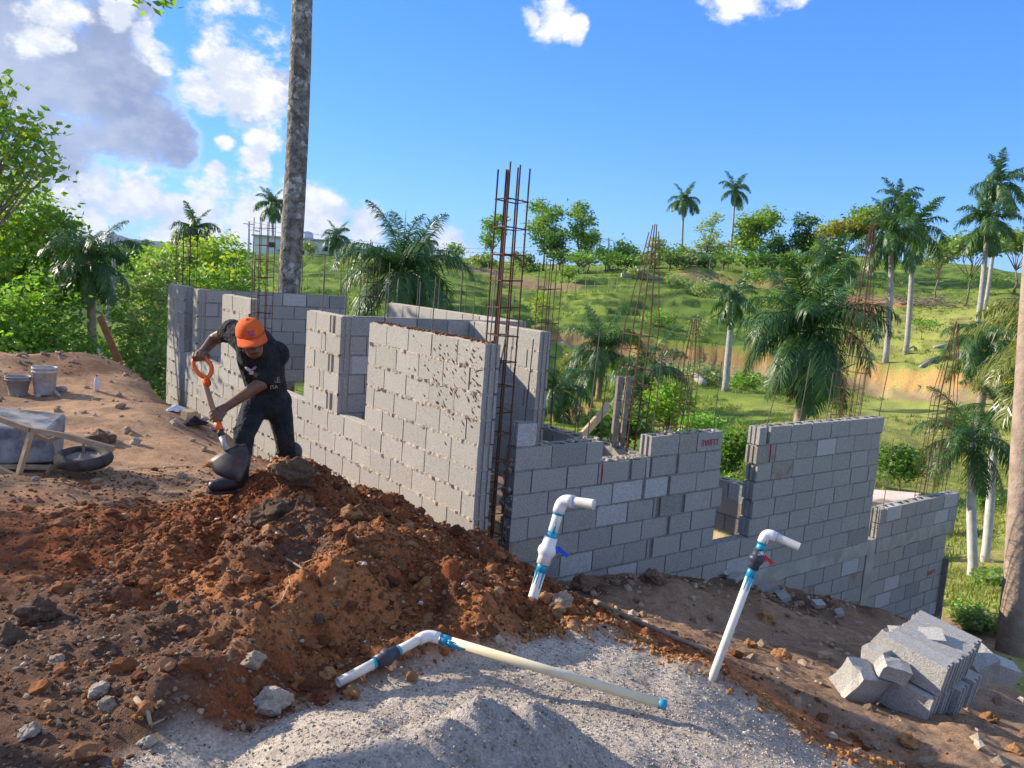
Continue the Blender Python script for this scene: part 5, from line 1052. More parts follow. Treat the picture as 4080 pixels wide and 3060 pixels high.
tag(scatter('yard_stones', 1200, (-4.5, -.3, 1.2, 9.5), .008, .06, rmat('yard_pebbles', [(.26, .16, .09), (.36, .24, .14), (.30, .25, .2), (.46, .40, .33)]), 1, 8, lambda x, y: np.clip(.25 + ss(x, -1.3, -.5) + (y > 7.6) * .4, 0, 1), pw=6), 'scattered stones on the packed dirt yard', 'stones', kind='stuff')
# ------------------------------------------------------------------ vegetation
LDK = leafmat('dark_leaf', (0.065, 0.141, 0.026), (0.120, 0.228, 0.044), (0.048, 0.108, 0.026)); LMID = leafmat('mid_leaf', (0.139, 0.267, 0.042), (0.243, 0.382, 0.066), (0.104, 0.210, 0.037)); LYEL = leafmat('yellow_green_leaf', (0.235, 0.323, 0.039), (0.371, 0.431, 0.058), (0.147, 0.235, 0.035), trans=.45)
LPALE = leafmat('pale_leaf', (0.208, 0.273, 0.113), (0.320, 0.377, 0.160), (0.133, 0.208, 0.075)); LOR = leafmat('bronze_leaf', (0.203, 0.167, 0.043), (0.290, 0.239, 0.058), (0.116, 0.138, 0.032)); LBRT = leafmat('bright_leaf', (0.209, 0.383, 0.061), (0.295, 0.487, 0.086), (0.139, 0.278, 0.052), trans=.4)
PALM = leafmat('palm_leaf', (0.033, 0.095, 0.019), (0.069, 0.159, 0.033), (0.048, 0.122, 0.026), trans=.22, rough=.42, spec=.45, pscale=1.0); PALMY = leafmat('yellow_palm_leaf', (0.683, 0.585, 0.040), (0.845, 0.715, 0.065), (0.488, 0.520, 0.048), trans=.4, rough=.4); PALMF = leafmat('far_palm_leaf', (0.048, 0.114, 0.029), (0.090, 0.179, 0.043), (0.065, 0.138, 0.033), trans=.25, rough=.4, spec=.4); PALMO = leafmat('olive_palm_leaf', (0.163, 0.195, 0.040), (0.260, 0.277, 0.057), (0.098, 0.163, 0.033), trans=.3, rough=.35, spec=.45)
MBARK = mat('bark', (.16, .13, .10), (.24, .20, .155), scale=7, rough=.95, bump=.6, bscale=20, bdist=.03); MPTR = mat('grey_palm_trunk', (.30, .285, .255), (.42, .40, .36), scale=5, rough=.9, bump=.5, bscale=9, bdist=.03, c3=(.16, .13, .10), s3=4, t3=(.6, .72)); MPBR = mat('brown_palm_trunk', (.27, .20, .15), (.37, .285, .215), scale=5, rough=.95, bump=.7, bscale=14, bdist=.03)
MPTL = mat('lichen_trunk', (.10, .088, .070), (.27, .245, .205), scale=9, rough=.95, bump=.8, bscale=14, bdist=.04, c3=(.44, .42, .38), s3=6, t3=(.56, .64)); MWTR = mat('whitewashed_trunk', (.55, .55, .52), (.42, .42, .40), scale=5, rough=.9); MDEAD = mat('dead_frond', (.085, .065, .042), (.15, .115, .075), scale=6, rough=.95)
def quads_to(name, c, t, w, m, parent):
    """leaves: c centre, t half length vector, w half width vector"""
    n = len(c); V = np.empty((n, 4, 3)); V[:, 0] = c - t; V[:, 1] = c + w - t * .15; V[:, 2] = c + t; V[:, 3] = c - w - t * .15
    return mk(name, V.reshape(-1, 3), np.arange(n * 4).reshape(n, 4), m, parent)
def leafcloud(r, blobs_, n, size, per=9, spread=.5, flat=.5, shell=.45):
    """clumped leaves: twigs in the outer part of each lobe, a handful of leaves on each twig"""
    C_ = []; vol = np.array([b[1][0] * b[1][1] * b[1][2] for b in blobs_]) ** (2 / 3); vol = vol / vol.sum()
    for (cen, rad), f in zip(blobs_, vol):
        k = max(2, int(n * f / per)); d = r.normal(size=(k, 3)); d /= np.linalg.norm(d, axis=1)[:, None]; rr = (shell + (1 - shell) * r.uniform(0, 1, k) ** .6) * (1 + .25 * np.sin(d[:, 0] * 5 + cen[0]) * np.cos(d[:, 1] * 4 + d[:, 2] * 5))
        tw = np.array(cen) + d * rr[:, None] * np.array(rad); tw = np.repeat(tw, per, 0); C_.append(tw + r.normal(size=tw.shape) * size * spread * np.array([1.6, 1.6, 1.1]))
    c = np.concatenate(C_); n = len(c); t = r.normal(size=(n, 3)); t[:, 2] = t[:, 2] * flat - .25; t /= np.linalg.norm(t, axis=1)[:, None]; u = r.normal(size=(n, 3)); w = np.cross(t, u); w /= np.linalg.norm(w, axis=1)[:, None] + 1e-9
    s = size * r.uniform(.6, 1.25, n)[:, None]; return c, t * s * .5, w * s * .24
TREEN = [0]
def tree(name, label, base, blobs_, n, size, m, tr=.12, cat='tree', group=None, m2=None, limbs=True, bark=None, per=9, flat=.5, shell=.45, spread=.5):
    TREEN[0] += 1; r = np.random.default_rng(500 + TREEN[0]); base = np.array(base, float); o = empty(name, base, label, cat, group); bl = [(np.array(b[0], float), np.array(b[1], float) if hasattr(b[1], '__len__') else np.array([b[1]] * 3)) for b in blobs_]
    tb_ = MB(); top = np.mean([b[0] for b in bl], 0); fork = base + (top - base) * .45; mid = (base + fork) / 2 + np.array([r.normal(0, .03), r.normal(0, .03), 0]) * np.linalg.norm(top - base)
    tb_.tube([base - [0, 0, .3], mid, fork], [tr * 1.15, tr * .9, tr * .75], 8)
    if limbs:
        for cen, rad in bl:
            e = cen + r.normal(size=3) * rad * .25; k = (fork + e) / 2 + r.normal(size=3) * rad * .2; tb_.tube([fork, k, e], [tr * .55, tr * .36, tr * .12], 6)
            for q in range(3): d = r.normal(size=3); d[2] = abs(d[2]); d /= np.linalg.norm(d); tb_.tube([k, (k + e) / 2 + d * rad * .35, cen + d * rad * .85], [tr * .25, tr * .15, tr * .05], 5)
    tb_.build('trunk', bark or MBARK, o, True)
    if m2:  # second leaf colour shifted sunward and up: sunlight painted into the foliage
        quads_to('crown', *leafcloud(r, bl, int(n * .7), size, per, spread, flat, shell), m, o); quads_to('painted_sunlit_foliage', *leafcloud(r, [(b[0] + np.array([-.15, .15, .25]) * b[1], b[1]) for b in bl], int(n * .3), size, per, spread, flat, .8), m2, o)
    else: quads_to('crown', *leafcloud(r, bl, n, size, per, spread, flat, shell), m, o)
    return o
# --- palm fronds: shared meshes, each frond of a palm its own object
def frond_mesh(L, e0, curl, pairs, ll, seed, width=.03, m=PALM, plumose=.6, hang=.55):
    r = np.random.default_rng(seed); V = []; F = []; pts = []; p = np.zeros(3); a = e0; n = 18
    for i in range(n + 1): pts.append(p.copy()); a -= curl / n * (.5 + 1.0 * i / n); p = p + np.array([math.cos(a), 0, math.sin(a)]) * L / n
    pts = np.array(pts); mb = MB(); mb.tube(pts, [.030 * L / 3 * (1 - .85 * i / n) + .004 for i in range(n + 1)], 5); V = list(mb.v); F = list(mb.f)
    for i in range(pairs):
        t = .12 + .87 * i / (pairs - 1); f = t * n; k = min(int(f), n - 1); q = pts[k] + (pts[k + 1] - pts[k]) * (f - k); tan = pts[min(k + 1, n)] - pts[k]; tan /= np.linalg.norm(tan)
        side = np.array([0, 1.0, 0]); upv = np.cross(side, -tan); upv = upv if upv[2] > 0 else -upv
        for s in (-1, 1):
            l = ll * (math.sin(math.pi * min(1, .18 + t * .80)) ** .7) * r.uniform(.8, 1.12); roll = r.normal(0, plumose); d = tan * r.uniform(.35, .6) + side * s * math.cos(roll) * .8 + upv * math.sin(roll) * .55; d /= np.linalg.norm(d)
            mid = q + d * l * .5 - np.array([0, 0, hang * .16 * l]); tip = q + d * l * .85 - np.array([0, 0, hang * l * r.uniform(.5, .95)]); w = np.cross(d, upv); w /= np.linalg.norm(w) + 1e-9; w = w * width * .5
            b = len(V); V += [tuple(q - w * .6), tuple(q + w * .6), tuple(mid + w), tuple(mid - w), tuple(tip)]; F += [(b, b + 1, b + 2, b + 3), (b + 3, b + 2, b + 4)]
    me = bpy.data.meshes.new('frond'); me.from_pydata(V, [], F); me.materials.append(m); return me
def frond_set(L, pairs, ll, width, m, seed):
    return [frond_mesh(L, e0, cu, pairs, ll, seed + i, width, m, pl, hg) for i, (e0, cu, pl, hg) in enumerate([(1.38, 1.0, .55, .5), (1.15, 1.9, .6, .75), (.9, 2.3, .6, .85), (.5, 2.2, .6, .95), (.05, 1.7, .55, 1.0), (-.6, .95, .5, 1.0)])]
FR_BIG = frond_set(3.0, 96, .80, .036, PALM, 900); FR_FAR = frond_set(3.0, 44, .80, .085, PALMF, 950); FR_OLV = frond_set(3.0, 80, .80, .040, PALMO, 980)
SPEAR = MB(); SPEAR.tube([(0, 0, 0), (.02, 0, .6), (.04, 0, 1.0)], [.03, .022, .004], 6); SPM = bpy.data.meshes.new('spear_leaf'); SPM.from_pydata(SPEAR.v, [], SPEAR.f); SPM.materials.append(PALM)
def palm(label, base, crown, fl, tr=.16, fr=FR_BIG, nf=15, group='royal palms on the hillsides', trunk=MPTR, spear=1.0, lean=None, shaft=.9, azoff=0.0, droop=0, yellow=None, skip=None, dead=0, bulge=.12):
    """fl: frond length; crown: where the fronds spring from"""
    r = random.Random(hash(label) % 1000 if False else sum(map(ord, label))); base = np.array(base, float); crown = np.array(crown, float); o = empty('palm_tree', base, label, 'palm', group); mb = MB(); n = 10; ax = crown - base; sd = np.array([r.uniform(-1, 1), r.uniform(-1, 1), 0]) * np.linalg.norm(ax) * .012
    P_ = [base + ax * i / n + sd * math.sin(math.pi * i / n) for i in range(n + 1)]; P_[0] = P_[0] - np.array([0, 0, .4]); mb.tube(P_, [tr * (1.0 + bulge * math.sin(math.pi * min(1, i / n * 1.15)) - .22 * (i / n)) * (1.25 if i == 0 else 1) for i in range(n + 1)], 14); mb.build('trunk', trunk, o, True)
    k = fl / 3.0
    if shaft: MB().tube([crown - ax / np.linalg.norm(ax) * shaft * k * 1.0, crown - ax / np.linalg.norm(ax) * .5 * shaft * k, crown + np.array([0, 0, .12 * k])], [tr * .80, tr * .85, tr * .45], 10).build('crownshaft', SHAFTM, o, True)
    for i in range(nf):
        a = azoff + i * 2.39996 + r.uniform(-.2, .2); lv = i / max(1, nf - 1); idx = min(5, int(lv * (5.99 - .0)) + (droop if r.random() < .5 else 0)); me = fr[min(5, idx)]
        f = bpy.data.objects.new('frond', me); col.objects.link(f); f.parent = o; f.location = crown - base + np.array([0, 0, .05 * k]); s = k * r.uniform(.85, 1.08); f.scale = (s, s, s); f.rotation_euler = (r.uniform(-.25, .25), r.uniform(-.12, .12), a)
        if yellow == i: f.material_slots[0].link = 'OBJECT'; f.material_slots[0].material = PALMY; f['label'] = 'yellow dying frond'
    for i in range(dead):
        f = bpy.data.objects.new('dead_frond', fr[5]); col.objects.link(f); f.parent = o; f.location = crown - base - np.array([0, 0, .15 * k]); s = k * .75; f.scale = (s, s, s); f.rotation_euler = (0, .75, i * 2.1 + azoff); f.material_slots[0].link = 'OBJECT'; f.material_slots[0].material = MDEAD
    if spear: f = bpy.data.objects.new('spear_leaf', SPM); col.objects.link(f); f.parent = o; f.location = crown - base; s = spear * k; f.scale = (k, k, s); f.rotation_euler = (r.uniform(-.08, .08), r.uniform(-.08, .08), 0)
    return o
SHAFTM = mat('green_crownshaft', (.10, .16, .05), (.15, .20, .07), scale=4, rough=.45, spec=.4)
def dz(px, py, d): p = D(px, py, d); return p
def under(p, deep=0.0): return np.array([p[0], p[1], H(p[0], p[1]) - deep])
# big palms close behind the house
c = dz(1600, 1110, 25); palm('big feathery palm with tall spear behind the back wall, middle of the picture', under(c), c, 2.7, .17, FR_BIG, 24, 'large palms close behind the house', MPBR, 2.3, azoff=.3)
c = dz(3225, 1330, 26); palm('big drooping palm behind the tall section of the side wall', under(c), c, 2.95, .18, FR_BIG, 32, 'large palms close behind the house', MPBR, 1.0, droop=1, azoff=.9, dead=7)
g = D(385, 1500, 17); c = dz(362, 1045, 17); PALML = palm('palm with whitewashed trunk beyond the dirt berm at left', under(g), c, 1.25, .085, FR_BIG, 22, 'large palms close behind the house', MPBR, 1.7, droop=1, azoff=1.4)
ww = MB(); gg = under(g); ww.tube([gg + [0, 0, .0], gg + (c - gg) * .36], [.115, .104], 14); ww.build('whitewash', MWTR, PALML, True)
a, b = D(500, 1500, 16.2), D(398, 1262, 16.8); o = MB().bar(a, b, .13, .04, iF).build('plank', mat('red_brown_plank', (.36, .13, .06), (.42, .17, .08), scale=8, rough=.85), None, origin=a); tag(o, 'red brown plank leaning against the whitewashed palm', 'plank')
# tall bare trunk rising out of the picture
a, b = D(1130, 1230, 14.6), D(1172, -60, 14.6); top = a + (b - a) * 1.95; p0 = under(a); palm('tall lichen spotted palm trunk rising out of the top of the picture', p0, top, 3.6, .205, FR_BIG, 16, 'tall palms beside the house', MPTL, 1.0, azoff=.2, shaft=1.2, bulge=.04)
# downhill palms at the right
g = ground_at(4035, 2610, 6, 40); dg = float(CR[2] @ (g - CC)); palm('leaning brown palm trunk rising along the right edge', g, D(4235, -420, dg + .6), 1.3, .15, FR_BIG, 16, 'palms on the downhill side', MPBR, 1.0, droop=1, azoff=.5)
c = D(4215, 1380, 13.5); palm('olive fronds of a palm hanging in from the right edge', under(c), c, 1.65, .14, FR_OLV, 24, 'palms on the downhill side', MPBR, 1.0, droop=1, azoff=.5)
g = ground_at(3878, 2300, 9, 40); dg = float(CR[2] @ (g - CC)); palm('slim curved white trunk palm with green crown right of the end wall', g, D(3872, 1760, dg), 1.35, .085, FR_BIG, 15, 'palms on the downhill side', MWTR, 1.0, droop=1, azoff=.1)
g2 = ground_at(3925, 2235, 9, 40); dg = float(CR[2] @ (g2 - CC)); palm('white trunk palm with one yellow frond right of the end wall', g2, D(3965, 1620, dg), 1.15, .085, FR_BIG, 10, 'palms on the downhill side', MWTR, 1.0, droop=1, yellow=1, azoff=2.6)
c = D(3950, 1370, 33); palm('dark trunk palm above the right hand road cut', under(c), c, 2.4, .16, FR_BIG, 18, 'palms on the downhill side', MPBR, 1.0, droop=1, azoff=1.1)
# young palms in the gully
for (px, py, d, L, lb) in [(2225, 1560, 33, 2.2, 'young dark palm in the gully beside the inner wall'), (2400, 1400, 40, 2.7, 'young palm in the gully left of the leaning rebar cage'), (2580, 1490, 36, 2.7, 'young palm in the gully right of the leaning rebar cage')]:
    c = D(px, py, d); palm(lb, under(c), c, L, .15, FR_BIG, 17, 'young palms in the gully', MPBR, 1.0, azoff=px * .01, droop=1)
# palms on the far hills: (crown px, py, foot px, py or None, distance, frond length, label)
for (px, py, fx, fy, d, L, lb) in [(2728, 800, 2720, 1045, 132, 3.4, 'tall palm on the crest, left of the pair above the green hill'), (2928, 760, 2905, 1055, 134, 3.4, 'tall palm on the crest behind the round tree'), (3580, 800, 3560, 1060, 112, 3.6, 'tall palm behind the bronze tree on the crest'), (3985, 735, 3940, 1130, 86, 3.8, 'tallest palm at the upper right corner'), (3935, 890, 3895, 1300, 60, 2.9, 'palm with long white trunk below the tallest palm'),
                                   (3552, 945, 3532, 1415, 58, 3.1, 'left palm of the close pair on the right slope'), (3638, 925, 3618, 1345, 63, 3.2, 'right palm of the close pair on the right slope'), (3312, 1065, 3312, 1335, 60, 3.0, 'half dead palm above the big drooping palm'), (2922, 1195, 2890, 1545, 48, 1.9, 'slim palm standing alone on the middle slope'), (775, 920, 790, 1060, 90, 3.3, 'small far palm left of the tall bare trunk'),
                                   (1340, 945, 1345, 1020, 105, 2.6, 'small far palm right of the white house'), (1085, 815, 1090, 1010, 120, 3.4, 'far palm half hidden behind the tall bare trunk'), (555, 990, 560, 1080, 80, 2.0, 'small far palm below the blue mountains'), (1700, 970, 1710, 1050, 115, 2.3, 'small far palm near the white house wall')]:
    c = D(px, py, d); f = D(fx, fy, d); f = under(f); palm(lb, f, c, L * 1.05, .19, FR_FAR, 19, 'royal palms on the far hills', MPTR, 1.8, azoff=px * .013, droop=1, dead=2 if 'dead' in lb else 0)
# --- broadleaf trees of the crest
def far_tree(px, top, bot, w, d, label, m, n=900, size=.55, kind=0, m2=None):
    k = d / CF; c0 = D(px, bot, d); base = under(c0); h = (bot - top) * k; wd = w * k; r = random.Random(px); bl = []
    if kind == 0:      # rounded
        for i in range(12): a = i * 2.4; q = r.uniform(.12, .42); s_ = r.uniform(.10, .24); bl.append((c0 + np.array([math.cos(a) * wd * q, math.sin(a) * wd * q, h * (.30 + .58 * r.random() * (1.15 - q))]), (wd * s_, wd * s_, h * s_ * .8)))
    elif kind == 1:    # tall and open with separate clumps
        for i in range(6): a = i * 2.1 + px; f = .42 + .50 * i / 5; bl.append((c0 + np.array([math.cos(a) * wd * .28 * (1.2 - f), math.sin(a) * wd * .28, h * f]), (wd * .22, wd * .22, h * .10)))
    else:              # spreading flat top
        for i in range(8): a = i * 2.4; q = .38 * math.sqrt(i / 7); bl.append((c0 + np.array([math.cos(a) * wd * q, math.sin(a) * wd * q, h * (.66 + .2 * r.random())]), (wd * .20, wd * .20, h * .14)))
    tree('broadleaf_tree', label, base, bl, n, size, m, max(.12, h * .018), 'tree', 'trees along the far crest', m2, per=6)
for a in [(1955, 860, 1050, 130, 122, 'tree with clumped crown left of the tall rebar column', LMID, 800, .5, 1), (2165, 810, 1060, 190, 122, 'tall open tree just right of the tall rebar column', LMID, 1500, .55, 1, LYEL), (2200, 900, 1060, 110, 118, 'dense lower tree right of the tall rebar column', LDK, 900, .5, 0), (2305, 815, 1060, 130, 122, 'slim tall tree with a rounded top on the crest', LMID, 900, .55, 1, LYEL), (2340, 900, 1065, 100, 124, 'small clump tree beside the slim tall tree', LMID, 600, .5, 0),
          (1805, 960, 1065, 75, 112, 'lone young tree on the sloping skyline', LMID, 350, .4, 0), (1920, 1000, 1075, 120, 118, 'pale bushy tree on the skyline behind the palm', LPALE, 500, .5, 0), (2080, 1000, 1075, 130, 120, 'pale bushy tree left of the open tree', LPALE, 600, .5, 0), (2430, 975, 1060, 120, 120, 'bushy tree left of the far utility pole', LMID, 700, .5, 0, LYEL), (2490, 960, 1060, 130, 122, 'bushy tree right of the far utility pole', LMID, 700, .5, 0), (2610, 950, 1060, 90, 122, 'leaning thin tree behind the leaning rebar cage', LPALE, 350, .5, 1), (2670, 970, 1060, 120, 124, 'bushy tree left of the tall crest palm', LMID, 600, .5, 0),
          (2810, 850, 1060, 120, 126, 'thin branching tree between the two crest palms', LYEL, 450, .45, 1), (2850, 960, 1060, 160, 128, 'low bushy tree under the crest palms', LPALE, 700, .5, 0), (2990, 815, 1060, 210, 128, 'big round green tree on the crest', LMID, 2200, .6, 0, LYEL), (3085, 930, 1060, 110, 130, 'low tree right of the big round tree', LMID, 600, .5, 0), (3190, 855, 1062, 150, 126, 'dense dark tree on the crest', LDK, 1500, .55, 0), (3115, 950, 1062, 80, 128, 'small dark tree left of the dense dark tree', LDK, 450, .5, 0),
          (3365, 870, 1062, 230, 118, 'wide bronze crowned tree on the crest', LOR, 2000, .6, 2, LYEL), (3470, 820, 1060, 190, 116, 'flat topped tree below the tall palm', LYEL, 1200, .55, 2, LMID), (3280, 940, 1062, 110, 120, 'small green tree left of the bronze tree', LMID, 500, .5, 0), (3860, 930, 1130, 260, 92, 'spreading fine leaved tree left of the long white trunk', LPALE, 2000, .5, 2, LMID), (4040, 920, 1120, 220, 96, 'spreading fine leaved tree at the right edge', LPALE, 1700, .5, 2, LMID), (3740, 960, 1110, 150, 100, 'thin grey tree behind the palm pair', LPALE, 700, .5, 1),
          (620, 985, 1090, 170, 85, 'dark round tree below the blue mountains', LDK, 900, .45, 0), (860, 1000, 1090, 140, 85, 'round tree left of the tall bare trunk', LMID, 800, .45, 0), (950, 990, 1050, 110, 95, 'small tree by the near utility pole', LMID, 500, .45, 0), (1140, 985, 1020, 70, 115, 'shrub in front of the white house', LMID, 250, .4, 0), (1230, 970, 1020, 80, 112, 'small tree at the right of the white house', LPALE, 300, .4, 1), (470, 1000, 1080, 150, 75, 'dark tree behind the whitewashed palm', LDK, 800, .45, 0), (1780, 1020, 1075, 90, 105, 'low shrub on the sloping skyline', LPALE, 300, .4, 0),
          (2265, 1055, 1120, 80, 96, 'small bush tree at the top of the ploughed strip', LMID, 350, .35, 0), (3090, 1000, 1062, 130, 130, 'hedge like shrub beneath the dense dark tree', LMID, 500, .5, 0), (2560, 1010, 1062, 130, 124, 'hedge like shrub behind the far block stack', LDK, 500, .5, 0), (2740, 990, 1062, 130, 128, 'hedge like shrub under the left crest palm', LPALE, 500, .5, 0)]:
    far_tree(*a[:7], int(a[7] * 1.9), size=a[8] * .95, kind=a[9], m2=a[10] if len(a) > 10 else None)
for i in range(22):
    px = 2240 + i * 52 + rnd.uniform(-18, 18); top = rnd.uniform(985, 1020); far_tree(px, top, 1066, rnd.uniform(85, 130), rnd.uniform(108, 120), 'low leafy bush in the continuous hedge line along the crest', rnd.choice([LMID, LPALE, LMID, LDK]), 420, .5, 0)
# --- trees at the left
def dl(px, py, d): return D(px, py, d)
k = 18 / CF
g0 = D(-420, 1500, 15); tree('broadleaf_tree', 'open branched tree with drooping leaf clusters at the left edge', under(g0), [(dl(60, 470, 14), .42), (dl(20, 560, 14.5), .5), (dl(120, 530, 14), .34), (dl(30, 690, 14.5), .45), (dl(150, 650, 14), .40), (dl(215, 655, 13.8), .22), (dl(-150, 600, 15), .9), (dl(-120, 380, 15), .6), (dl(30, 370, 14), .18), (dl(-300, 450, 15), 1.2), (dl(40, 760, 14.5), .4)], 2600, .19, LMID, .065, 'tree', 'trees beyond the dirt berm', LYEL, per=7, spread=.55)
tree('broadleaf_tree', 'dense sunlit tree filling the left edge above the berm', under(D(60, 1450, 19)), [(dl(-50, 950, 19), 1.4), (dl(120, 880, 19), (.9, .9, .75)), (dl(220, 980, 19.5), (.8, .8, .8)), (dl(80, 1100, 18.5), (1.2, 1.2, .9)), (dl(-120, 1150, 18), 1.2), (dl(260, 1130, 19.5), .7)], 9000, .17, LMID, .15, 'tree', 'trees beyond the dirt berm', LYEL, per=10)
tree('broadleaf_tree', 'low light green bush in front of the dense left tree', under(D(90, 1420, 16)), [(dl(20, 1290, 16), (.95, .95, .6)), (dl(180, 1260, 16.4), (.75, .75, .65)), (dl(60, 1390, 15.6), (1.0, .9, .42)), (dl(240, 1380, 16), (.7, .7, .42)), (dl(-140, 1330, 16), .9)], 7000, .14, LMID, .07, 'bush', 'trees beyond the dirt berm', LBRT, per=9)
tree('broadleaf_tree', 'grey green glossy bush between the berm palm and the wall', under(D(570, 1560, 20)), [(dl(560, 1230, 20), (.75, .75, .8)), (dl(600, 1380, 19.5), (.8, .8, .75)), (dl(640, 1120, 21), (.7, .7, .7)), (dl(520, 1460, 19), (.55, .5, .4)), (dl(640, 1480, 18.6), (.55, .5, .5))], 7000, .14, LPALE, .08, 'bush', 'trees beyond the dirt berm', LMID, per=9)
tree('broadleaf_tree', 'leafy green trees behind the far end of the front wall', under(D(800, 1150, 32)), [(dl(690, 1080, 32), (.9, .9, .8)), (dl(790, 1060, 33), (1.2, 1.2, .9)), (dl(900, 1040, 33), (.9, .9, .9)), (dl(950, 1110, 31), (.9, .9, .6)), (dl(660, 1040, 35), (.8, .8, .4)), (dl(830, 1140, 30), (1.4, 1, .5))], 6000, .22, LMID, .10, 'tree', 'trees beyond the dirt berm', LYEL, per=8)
tree('broadleaf_tree', 'shaded dark shrub at the foot of the berm palm', under(D(470, 1480, 21)), [(dl(450, 1440, 21), (.9, .8, .5)), (dl(330, 1440, 22), (.9, .8, .5))], 2500, .15, LDK, .05, 'bush', 'trees beyond the dirt berm', None, per=8)
for i, (px, py, d, w) in enumerate([(215, 1180, 40, .16), (430, 1400, 38, .14), (450, 1250, 45, .15)]):
    p = D(px, py, d); bt0 = empty('bare_tree', under(p)); MB().tube([under(p), p, p + np.array([0, 0, 3.0])], [w, w * .9, w * .6], 8).build('trunk', MPTR, bt0, True); MB().tube([p + [0, 0, 1.6], p + [.5, .3, 2.6], p + [.8, .4, 3.4]], [w * .5, w * .3, w * .1], 6).build('limb', MPTR, bt0, True); tag(bt0, ['thin pale trunk in the left thicket', 'pale trunk right of the berm palm', 'slim pale trunk behind the berm palm'][i], 'tree', 'bare trunks in the thicket')
# tree standing just outside the left of the picture: it shades the yard and hangs leaves into the top
gS = np.array([-10.1, 9.3, 0]); gS[2] = H(gS[0], gS[1])
tree('broadleaf_tree', 'spreading tree standing outside the left of the yard', gS, [(gS + [0, 0, 5.0], (1.3, 1.3, .8)), (gS + [1.0, -1.3, 4.4], (.9, .9, .5)), (gS + [-1.2, 1.2, 4.6], (1.1, 1.1, .7)), (gS + [-.5, -1.6, 5.3], (.8, .8, .4)), (gS + [1.6, .9, 5.0], (.8, .8, .4))], 1500, .20, LMID, .14, 'tree', 'trees beyond the dirt berm', LYEL, per=7)
lf = D(590, 18, 7.5); gO = np.array([-8.2, 4.0, 0]); gO[2] = H(gO[0], gO[1]); ot = empty('broadleaf_tree', gO, 'tree outside the left edge whose twig hangs leaves into the top of the sky', 'tree', 'trees beyond the dirt berm')
MB().tube([gO - [0, 0, .3], gO + [.1, 0, 3.5], gO + [.5, 0, 6.6], gO + [2.0, .1, 7.4], lf + [-1.5, 0, 2.4], lf + [-.4, 0, .9], lf + [.0, 0, .25]], [.17, .15, .12, .07, .045, .022, .008], 8).build('trunk', MBARK, ot, True)
_r = np.random.default_rng(77); quads_to('crown', *leafcloud(_r, [(gO + [.4, .2, 7.6], np.array([1.6, 1.6, .9])), (gO + [1.8, -.4, 8.2], np.array([1.2, 1.2, .7])), (lf + [-1.2, 0, 2.4], np.array([.7, .7, .4]))], 1500, .19, 7), LMID, ot)
quads_to('leaf_cluster', *leafcloud(_r, [(lf + np.array([0, 0, .10]), np.array([.20, .16, .09])), (lf - iR * .16 + [0, 0, .16], np.array([.14, .12, .05])), (lf + iR * .14 + [0, 0, .05], np.array([.07, .08, .09]))], 90, .11, 5, .45), LMID, ot)
